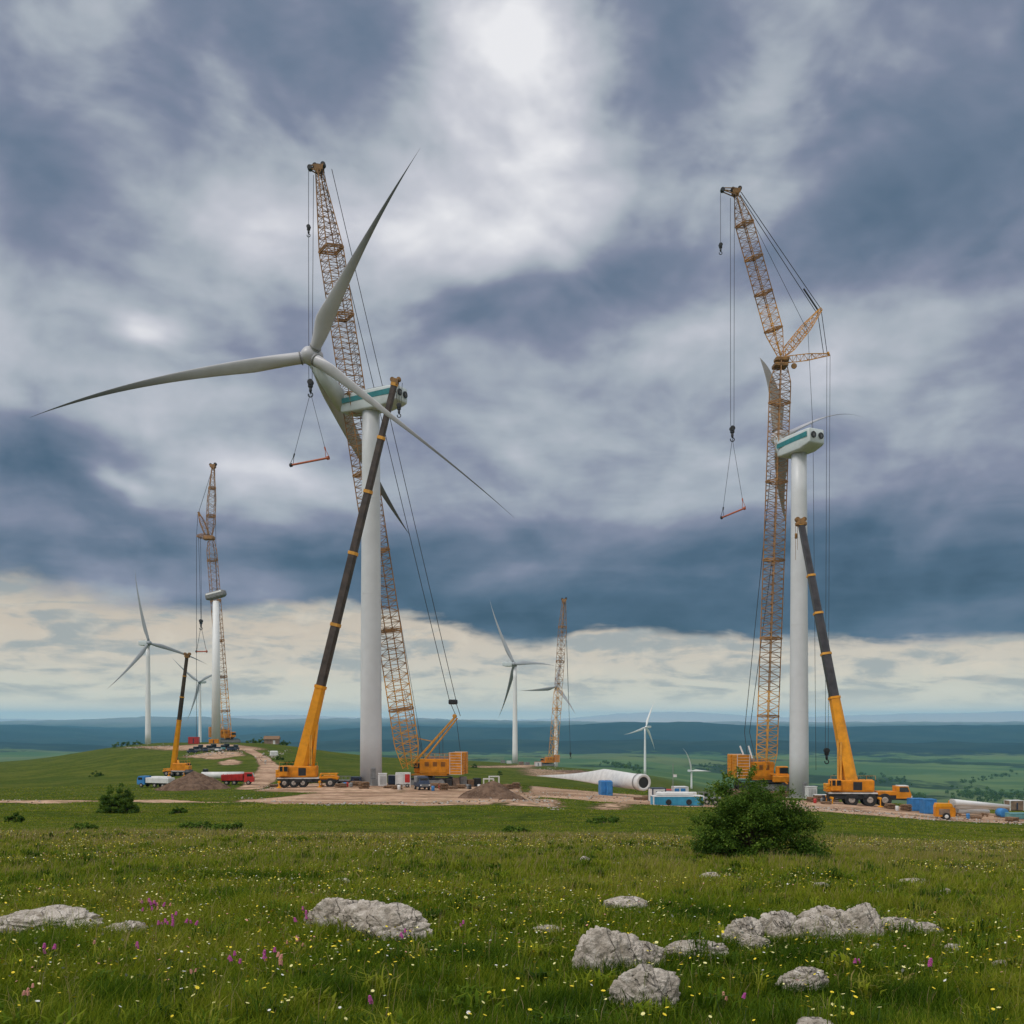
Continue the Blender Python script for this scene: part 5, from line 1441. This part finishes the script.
small = [('flat stone in the grass above the tall cracked boulder',602,648,896,912,61),('small upright stone furthest back in the meadow, left of the bush',579,590,856,866,62),
 ('low stone just right of the small upright stone at the back',600,629,862,868,63),('small flat stone below the left skirt of the bush',699,722,872,880,64),
 ('small stone below the right skirt of the bush',810,831,882,891,65),('pair-like low stone at the right back of the meadow',897,931,878,887,66),
 ('little round stone right of the back stones',940,951,888,896,67),('low stone half sunk in grass near the middle rock',533,568,925,933,68),
 ('small sunk stone below the tail of the large heap',943,964,946,953,69),('little pale stone near the right edge',992,1010,962,968,70),
 ('thin flat stone cut by the bottom edge below the oblong stone',792,838,1016,1034,71),('tiny stone above the two-humped rock',332,352,878,886,72),
 ('small stone in the grass under the heap front',862,888,943,956,73),('tiny pale stone left of the grass hollow',56,66,946,951,74)]
for lab, x0, x1, yt, yb, sd in small: rock(lab, [(x0,x1,yt,yb,sd)], 4, G_)

# ================================================================ leaves, grass, flowers
def leaf_mat(name, ramp, rough=.6, trans=.35):
    m = bpy.data.materials.new(name); m.use_nodes = True
    nt = m.node_tree; g = G(nt); b = nt.nodes['Principled BSDF']
    t = E_(g, g.new('ShaderNodeAttribute', attribute_name='tint').outputs['Fac'])
    c = g.ramp(t, ramp)
    g.put(b.inputs['Base Color'], c); b.inputs['Roughness'].default_value = rough; b.inputs['Specular IOR Level'].default_value = .08
    tr = g.new('ShaderNodeBsdfTranslucent'); g.put(tr.inputs[0], c)
    mx = g.new('ShaderNodeMixShader'); mx.inputs[0].default_value = trans
    nt.links.new(b.outputs[0], mx.inputs[1]); nt.links.new(tr.outputs[0], mx.inputs[2])
    nt.links.new(mx.outputs[0], nt.nodes['Material Output'].inputs['Surface'])
    return m
M['leaf'] = leaf_mat('bush_leaf', [(0,(.030,.068,.008)),(.5,(.085,.160,.018)),(.85,(.19,.27,.04)),(1,(.28,.34,.08))])
M['grass'] = leaf_mat('grass_blade', [(0,(.022,.058,.004)),(.35,(.088,.155,.008)),(.62,(.235,.275,.015)),(.80,(.29,.28,.05)),(.92,(.32,.24,.11)),(1,(.42,.33,.19))], .55, .4)
M['bark'] = mat('bark', (.09,.065,.045), .9, var=.2, scale=6, bump=.5)
def tri_mesh(name, V, Fc, tint, m, parent=None):
    o = mesh_np(name, V, Fc, m, False, parent)
    a = o.data.attributes.new('tint', 'FLOAT', 'POINT'); a.data.foreach_set('value', tint.astype(np.float32))
    return o
def leaf_cloud(P, N, size, tint):
    """rhombic leaves at P with normals near N"""
    n = len(P)
    t = rng.normal(size=(n,3)); t -= (t*N).sum(1)[:,None]*N; t /= np.linalg.norm(t,axis=1)[:,None]+1e-9
    b = np.cross(N, t); s = (size * rng.uniform(.6,1.35,n))[:,None]
    V = np.stack([P - t*s, P + b*s*.45 + N*s*.1, P + t*s, P - b*s*.45 + N*s*.1], 1).reshape(-1,3)
    Fc = (np.arange(n)[:,None]*4 + np.array([[0,1,2,3]]))
    return V, Fc, np.repeat(tint, 4)
def bush(label, px, d, w, h, n, seed, leaf=.045, skew=0.0, skirt=.0, nclump=60, name='bush', group=None, cat='bush'):
    r_ = np.random.default_rng(seed)
    p = gp(px, d); T = empty(name, p, 0, label, cat, group)
    # clumps spread through a lumpy dome, leaves spread through each clump
    cl = []
    while len(cl) < nclump:
        v = r_.normal(size=3); v /= np.linalg.norm(v); v[2] = abs(v[2])*1.0 - .12
        rad = r_.uniform(.45, 1.0) ** .6
        q = np.array([v[0]*w/2, v[1]*w/2*.85, v[2]*h*.9]) * rad * (.86 + .22*r_.random())
        if q[2] < 0: q[2] = .05*h
        q[0] += skew*w*(1 - q[2]/h)*abs(v[0])
        cl.append((q, r_.uniform(.07,.18)*w*(.75 + .4*(1-rad)), r_.random()))
    P = []; N = []; tt = []
    per = n // nclump
    for q, rr, tn in cl:
        v = r_.normal(size=(per,3)); v /= np.linalg.norm(v,axis=1)[:,None]
        rad = r_.random(per) ** .45
        pts = q + v*rad[:,None]*rr*np.array([1,1,.72])
        nn = v*.6 + np.array([0,0,.75]) + r_.normal(size=(per,3))*.55; nn /= np.linalg.norm(nn,axis=1)[:,None]
        P.append(pts); N.append(nn); tt.append(np.clip(.34 + .45*(tn-.5) + r_.normal(size=per)*.17 + .12*v[:,2], 0, 1))  # leaf highlights put into the tint, lighter towards each clump's top
    P = np.concatenate(P); N = np.concatenate(N); tt = np.concatenate(tt)
    k = P[:,2] > .02; P, N, tt = P[k], N[k], tt[k]
    # loose sprigs that break the outline
    sp = []
    for _ in range(int(nclump * (.5 if cat == 'bush' else .25))):
        v = r_.normal(size=3); v /= np.linalg.norm(v); v[2] = abs(v[2]) + .15
        a = v*np.array([w*.42, w*.36, h*.80]); b = a + (v + r_.normal(size=3)*.35)*w*r_.uniform(.02,.06)*(1 if w > 2.85 and cat == 'bush' else .4); m = 60
        t = r_.random(m)[:,None]; sp.append(a + (b - a)*t + r_.normal(size=(m,3))*w*.012)
    sp = np.concatenate(sp); n_ = r_.normal(size=sp.shape) + np.array([0,0,.8]); n_ /= np.linalg.norm(n_,axis=1)[:,None]
    P = np.concatenate([P, sp]); N = np.concatenate([N, n_]); tt = np.concatenate([tt, np.clip(.55 + r_.normal(size=len(sp))*.2, 0, 1)])
    k = P[:,2] > .02; P, N, tt = P[k], N[k], tt[k]
    V, Fc, t4 = leaf_cloud(P, N, np.full(len(P), leaf), tt)
    tri_mesh('foliage', V, Fc, t4, M['leaf'], T)
    mb = MB()
    for q, rr, tn in cl[::2]:
        a = Vector((q[0]*.12, q[1]*.12, -.05)); m_ = Vector((q[0]*.45, q[1]*.45, q[2]*.62)); e = Vector(q)
        mb.bar(a, m_, .012*w, .007*w, n=5); mb.bar(m_, e, .007*w, .002*w, n=5)
    mb.build('stem', M['bark'], T)
    return T
db = gdist(752, 861, 4, 80)
bush('large round dark green bush in front of the right crawler crane', 748, db + .5, 3.0, 2.16, 64000, 5, .030, .10, nclump=150)
db = gdist(118, 812, 4, 160)
bush('small round dark bush standing alone at the left below the dirt track', 118, db + 1.0, 3.5, 2.75, 34000, 6, .055, nclump=90)
lows = [(178,813,1.6,.6,'tiny dark shrub on the dirt track right of the lone bush'),(15,822,1.4,.7,'low scrubby shrub at the left edge of the meadow'),(83,829,1.6,.3,'low dark shrub below the lone bush'),
 (196,829,1.8,.35,'wide low shrub right of the lone bush'),(226,832,2.2,.35,'low spreading shrub in the left meadow'),(606,821,2.6,.5,'low dark shrub in the middle field left of the large bush'),
 (516,828,1.8,.3,'flat dark shrub in the middle field'),(500,775,2.2,2.0,'dark round shrub right of the white frames'),(474,768,3.0,2.2,'dark shrub behind the counterweights'),(708,799,4.0,2.4,'green shrub behind the white low truck'),(722,797,4.0,2.8,'green shrub at the left shoulder of the large bush')]
for k, (px, py, w, h, lab) in enumerate(lows):
    d = gdist(px, py, 4, 500)
    bush(lab, px, d, w, h, 2200, 30+k, .05 + d*.0004, nclump=16, name='shrub', group='low shrubs in the fields', cat='shrub')

for k, (px, d, w, h, lab) in enumerate(((118,760,9,4,'dark scrub furthest left on the hill crest'),(127,770,10,4.5,'dark scrub next to the left turbine foot on the hill crest'),(137,775,9,4,'dark scrub touching the left turbine foot'),
        (252,560,7,3,'dark scrub right of the distant hilltop crane'),(261,565,7,3.5,'dark scrub left of the brown ridge hut'),(285,560,8,3,'dark scrub right of the brown ridge hut'),(279,400,5,2.2,'scrub by the small white box on the slope'),(289,360,5,2,'scrub lowest on the slope right of the dirt road'),(96,340,5,2,'lone dark scrub in the left hillside pasture'))):
    bush(lab, px, d, w, h, 1400, 60+k, .35 if d > 500 else .2, nclump=14, name='shrub', group='scrub on the left hill', cat='shrub')

def woodland():
    """far woods: clumped crowns in dark belts across the valley"""
    r_ = np.random.default_rng(3); P = []; N = []; S = []; tt = []
    belts = [((955,794),(1075,803),9,260),((840,778),(905,783),4,80),((965,783),(1010,776),3,40),((895,798),(925,799),3,46),((700,768),(760,772),3,60),((600,765),(640,772),2.5,40),((420,764),(480,768),2,0)]
    for (x0,y0),(x1,y1),j,n in belts:
        for _ in range(n):
            t = r_.random(); px = x0+(x1-x0)*t + r_.normal()*5; py = y0+(y1-y0)*t + r_.normal()*j*.4
            ds = np.exp(np.linspace(math.log(900), math.log(5500), 700)); yy = _row(np.full_like(ds, px), ds); k = np.argmax(yy <= py); d = ds[k]
            c = np.array(gp(px, d)); h = r_.uniform(5, 11); m = 46
            v = r_.normal(size=(m,3)); v /= np.linalg.norm(v,axis=1)[:,None]
            P.append(c + np.array([0,0,h*.55]) + v*np.array([h*.55,h*.55,h*.5])*(r_.random(m)**.4)[:,None]); N.append(v); S.append(np.full(m, h*.2)); tt.append(np.clip(.12+.3*r_.random()+.1*r_.normal(size=m),0,1))
    P = np.concatenate(P); N = np.concatenate(N); S = np.concatenate(S); tt = np.concatenate(tt)
    V, Fc, t4 = leaf_cloud(P, N, S, tt)
    info(tri_mesh('woodland', V, Fc, t4, M['leaf']), kind='stuff')
woodland()

# ---- grass: one mass of blades from the feet to the pad
ROCKS = [(o.location.x, o.location.y) for o in bpy.data.objects if o.name.startswith('limestone_rock')]
def scatter(n, d0, d1, power, half=.58):
    """points over the wedge of ground in front, denser near"""
    u = rng.random(n)
    k = 2 - power
    d = (d0**k + (d1**k - d0**k)*u) ** (1/k) if abs(k) > 1e-3 else d0*(d1/d0)**u
    return rng.uniform(-half, half, n)*d, d
def blades(n, d0, d1, power, hgt, wid, lean, tint, name=None, seedhead=0.0):
    x, y = scatter(n, d0, d1, power)
    z = ground(x, y)
    pat = fbm(x/1.3+5, y/1.3, 3); pat2 = fbm(x/6.0, y/6.0+9, 3); pat3 = fbm(x/.35, y/.35+3, 2)
    keep = (pat3 + pat*.6 + rng.random(n)*.9) > -.28
    keep &= ~((y > 60) & (dirt_at(x, y) + pat*.5 > .38))
    x, y, z, pat, pat2 = x[keep], y[keep], z[keep], pat[keep], pat2[keep]; n = len(x)
    lush = np.zeros(n); hol = ((228,905,34,9),(470,962,42,9),(330,1000,50,12),(40,955,60,8),(800,962,50,7),(560,1010,40,9),(900,1000,60,8),(120,1000,40,9),(700,915,40,4),(250,880,60,4),(620,974,50,4),(645,1006,40,4),(800,950,90,4),(390,939,50,4),(50,940,60,4),(800,994,34,4),(690,966,34,3))
    pxx = 512 + F*x/y; pyy = HY - F*z/y
    for hx, hy, sx, sy in hol: lush += np.exp(-((pxx-hx)/sx)**2 - ((pyy-hy)/sy)**2)
    lush = np.clip(lush, 0, 1)
    H = (1 + .7*lush) * hgt(y) * rng.uniform(.45, 1.25, n) * (1 + .9*pat + .5*pat2); H = np.clip(H, .02, 1)
    W = wid(y) * rng.uniform(.7, 1.4, n)
    a = rng.uniform(0, 2*PI, n); L = H*np.abs(rng.normal(lean, .22, n))
    fx, fy = rng.uniform(0, PI, n), 0
    wx, wy = np.cos(fx)*W, np.sin(fx)*W*.6
    dx, dy = np.cos(a)*L + H*.10, np.sin(a)*L
    B = np.stack([x, y, z-.02], -1)
    wv = np.stack([wx, wy, 0*wx], -1)
    mid = B + np.stack([dx*.32, dy*.32, H*.60], -1); tip = B + np.stack([dx, dy, H], -1)
    V = np.stack([B-wv, B+wv, mid+wv*.75, mid-wv*.75, tip+wv*.12, tip-wv*.12], 1).reshape(-1, 3)
    i = np.arange(n)[:,None]*6
    Fc = np.concatenate([i+np.array([[0,1,2,3]]), i+np.array([[3,2,4,5]])])
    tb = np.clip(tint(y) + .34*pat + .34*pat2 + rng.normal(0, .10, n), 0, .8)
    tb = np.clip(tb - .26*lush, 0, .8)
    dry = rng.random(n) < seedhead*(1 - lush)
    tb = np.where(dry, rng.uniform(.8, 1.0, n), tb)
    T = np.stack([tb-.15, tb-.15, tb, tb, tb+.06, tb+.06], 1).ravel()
    return V, Fc, np.clip(T, 0, 1)
def join(parts):
    V = []; Fc = []; T = []; k = 0
    for v, f, t in parts:
        V.append(v); Fc.append(f + k); T.append(t); k += len(v)
    return np.concatenate(V), np.concatenate(Fc), np.concatenate(T)
def build_grass():
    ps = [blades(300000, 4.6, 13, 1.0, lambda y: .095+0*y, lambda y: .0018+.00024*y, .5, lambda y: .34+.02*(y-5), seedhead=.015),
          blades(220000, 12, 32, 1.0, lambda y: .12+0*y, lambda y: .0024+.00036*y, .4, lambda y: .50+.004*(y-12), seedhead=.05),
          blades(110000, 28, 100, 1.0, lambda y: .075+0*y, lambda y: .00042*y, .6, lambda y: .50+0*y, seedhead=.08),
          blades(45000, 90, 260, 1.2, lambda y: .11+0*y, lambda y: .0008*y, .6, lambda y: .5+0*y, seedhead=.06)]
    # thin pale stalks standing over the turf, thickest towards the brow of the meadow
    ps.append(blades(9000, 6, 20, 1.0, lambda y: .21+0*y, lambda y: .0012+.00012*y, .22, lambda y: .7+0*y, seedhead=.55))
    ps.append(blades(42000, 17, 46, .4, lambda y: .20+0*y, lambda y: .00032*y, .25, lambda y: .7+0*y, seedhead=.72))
    # tussocks and broad-leaved weeds
    nc = 2600; cx, cy = scatter(nc, 5.0, 40, .8); per = 34
    sz = rng.uniform(.05, .15, nc); tn = rng.uniform(.05, .75, nc); br = rng.random(nc) < .35
    X = np.repeat(cx, per) + rng.normal(0, 1, nc*per)*np.repeat(sz, per)*.45; Y = np.repeat(cy, per) + rng.normal(0, 1, nc*per)*np.repeat(sz, per)*.45
    Z = ground(X, Y); n = nc*per; a = rng.uniform(0, 2*PI, n); H = np.repeat(sz, per)*rng.uniform(.8, 1.7, n)*np.where(np.repeat(br, per), .8, 1.15)
    W = np.where(np.repeat(br, per), .010, .0028)*rng.uniform(.6, 1.3, n) + .0002*Y; L = H*rng.uniform(.3, 1.0, n)
    Bs = np.stack([X, Y, Z-.02], -1); dd = np.stack([np.cos(a), np.sin(a), 0*a], -1); wv = np.stack([-np.sin(a), np.cos(a), 0*a], -1)*W[:,None]
    up = np.array([0, 0, 1.])
    mid = Bs + dd*(L*.4)[:,None] + up*(H*.75)[:,None]; tip = Bs + dd*L[:,None] + up*(H*.85)[:,None]
    Vt = np.stack([Bs-wv*.5, Bs+wv*.5, mid+wv, mid-wv, tip+wv*.12, tip-wv*.12], 1).reshape(-1, 3); i = np.arange(n)[:,None]*6
    tb = np.clip(np.repeat(tn, per) + rng.normal(0, .07, n), 0, .95)
    ps.append((Vt, np.concatenate([i+np.array([[0,1,2,3]]), i+np.array([[3,2,4,5]])]), np.clip(np.stack([tb-.1, tb-.1, tb, tb, tb+.08, tb+.08], 1).ravel(), 0, 1)))
    V, Fc, T = join(ps)
    # nothing grows on bare pad earth
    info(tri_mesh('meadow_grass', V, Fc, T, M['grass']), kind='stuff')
build_grass()

def fmat(name, c, c2): 
    m = mat(name, c, .6, var=.1, scale=30, col2=c2, spec=.2); return m
M['petal_yellow'] = fmat('yellow_petal', (.84,.68,.06), (.70,.52,.03))
M['petal_cream'] = fmat('cream_petal', (.80,.76,.36), (.66,.62,.26))
M['petal_white'] = fmat('white_petal', (.75,.75,.72), (.6,.6,.58))
M['petal_pink'] = fmat('pink_petal', (.55,.12,.36), (.32,.06,.24))
M['petal_salmon'] = fmat('salmon_petal', (.65,.33,.26), (.5,.22,.2))
M['stalk'] = mat('green_stalk', (.05,.09,.015), .7, var=.1)
def flower_mesh(kind, h, r):
    mb = MB()
    if kind in ('pink', 'salmon'):
        for k in range(26):
            z = h*.82 + r*2.0*k/26; a = k*2.4; rr = r*(.9 - .55*k/26)
            c = Vector((math.cos(a)*rr*.6, math.sin(a)*rr*.6, z)); mb.box(c, (r*.5, r*.5, r*.42), Matrix.Rotation(a, 3, 'Z') @ Matrix.Rotation(.5, 3, 'Y'), bev=r*.1)
        bl = mb
    else:
        n = 7; tilt = Matrix.Rotation(.35, 3, 'X')
        for k in range(n):
            a = 2*PI*k/n; d = Vector((math.cos(a), math.sin(a), 0)); t = Vector((-d.y, d.x, 0)); c = Vector((0, 0, h))
            vs = [Vector((0,0,-.1*r)), d*r*.6 - t*r*.36 + Vector((0,0,.16*r)), d*r + Vector((0,0,.22*r)), d*r*.6 + t*r*.36 + Vector((0,0,.16*r))]
            mb.add([tilt @ v + c for v in vs], [(0,1,2,3)])
        mb.lathe([(r*.34,0),(r*.3,r*.2),(.001,r*.28)], (0,0,h), tilt, 8)
        bl = mb
    return bl
def flowers():
    kinds = {'yellow': ('petal_yellow', .11, .015), 'cream': ('petal_cream', .11, .0145), 'white': ('petal_white', .12, .014), 'pink': ('petal_pink', .13, .019), 'salmon': ('petal_salmon', .12, .016)}
    labs = {'yellow': 'small bright yellow open flower among the foreground grass', 'cream': 'small pale cream yellow open flower among the foreground grass', 'white': 'small white open flower among the foreground grass',
            'pink': 'magenta pink clover-like flower spike among the foreground grass', 'salmon': 'pale salmon clover-like flower head among the foreground grass'}
    me = {}
    for k, (m, h, r) in kinds.items():
        o = flower_mesh(k, h, r); hd = o.build('flower_head', M[m]); st = MB(); st.bar((0,0,-.03),(0,0,h*(.8 if k in ('pink','salmon') else .98)),.0022,n=4); so = st.build('stalk', M['stalk'])
        me[k] = (hd.data, so.data); bpy.data.objects.remove(hd); bpy.data.objects.remove(so)
    spots = []
    # clusters seen in the photograph: the pink ones by the left rock and near the middle rock
    for px, py, n, s in ((172,934,11,9),(156,915,5,9),(150,912,4,6),(196,932,3,4),(48,967,3,3),(136,958,2,3),(402,941,3,5),(463,932,2,1.5),(306,930,5,7),(236,975,4,6),(268,973,4,6),(932,984,2,1.5),(856,980,2,2),(374,1014,2,2),(740,1012,1,2)):
        for _ in range(n): spots.append(('pink', px+random.gauss(0,s), py+random.gauss(0,s*.35)))
    for px, py, n, s in ((160,913,7,14),(300,948,5,5),(26,1008,4,4),(100,958,2,4),(192,988,2,3),(728,1004,3,5),(272,978,4,6)):
        for _ in range(n): spots.append(('salmon', px+random.gauss(0,s), py+random.gauss(0,s*.35)))
    while len(spots) < 300:
        k = random.choices(('yellow','cream','white'), (7,4,1.0))[0]
        spots.append((k, random.uniform(-10,1034), 1032 - random.random()**1.5*95))
    for k, px, py in spots:
        d = gdist(px, py, 4, 60); p = gp(px, d); hd, so = me[k]
        p.z += random.uniform(-.02,.05)
        T = empty('wildflower', p, random.uniform(0,6.3), labs[k], 'flower', k + ' flowers in the foreground grass')
        T.rotation_euler[0] = random.uniform(-.3,.3); T.rotation_euler[1] = random.uniform(-.3,.3)
        s_ = random.uniform(.75,1.2); T.scale = (s_,)*3
        link(bpy.data.objects.new('flower_head', hd), T); link(bpy.data.objects.new('stalk', so), T)
    # the rest: too many to count, one mass
    n = 70000; x, y = scatter(n, 7.0, 44, .6); z = ground(x, y)
    pt = fbm(x/2.2, y/3+40, 3)*2.3 + fbm(x/9, y/9+4, 2)*1.6 + rng.random(n)*.8 > .42
    x, y, z = x[pt], y[pt], z[pt]; n = len(x)
    c = np.stack([x, y, z + rng.uniform(.07,.17,n)], -1); r = (rng.uniform(.005,.0105,n) + .0003*y)
    vs = []; mi = []
    tl = rng.normal(0,.35,(n,2)); k = 6
    for j in range(k):
        a = 2*PI*j/k; vs.append(c + np.stack([np.cos(a)*r, np.sin(a)*r*.9, r*(tl[:,0]*np.cos(a)+(tl[:,1]-.35)*np.sin(a))], -1))
    V = np.stack(vs, 1).reshape(-1,3); Fc = np.arange(n)[:,None]*k + np.arange(k)[None,:]
    mi = rng.choice(4, n, p=[.46,.38,.10,.06])
    o = mesh_np('distant_wildflowers', V, Fc, [M['petal_yellow'], M['petal_cream'], M['petal_white'], M['petal_salmon']], False, None, mi)
    info(o, kind='stuff')
flowers()
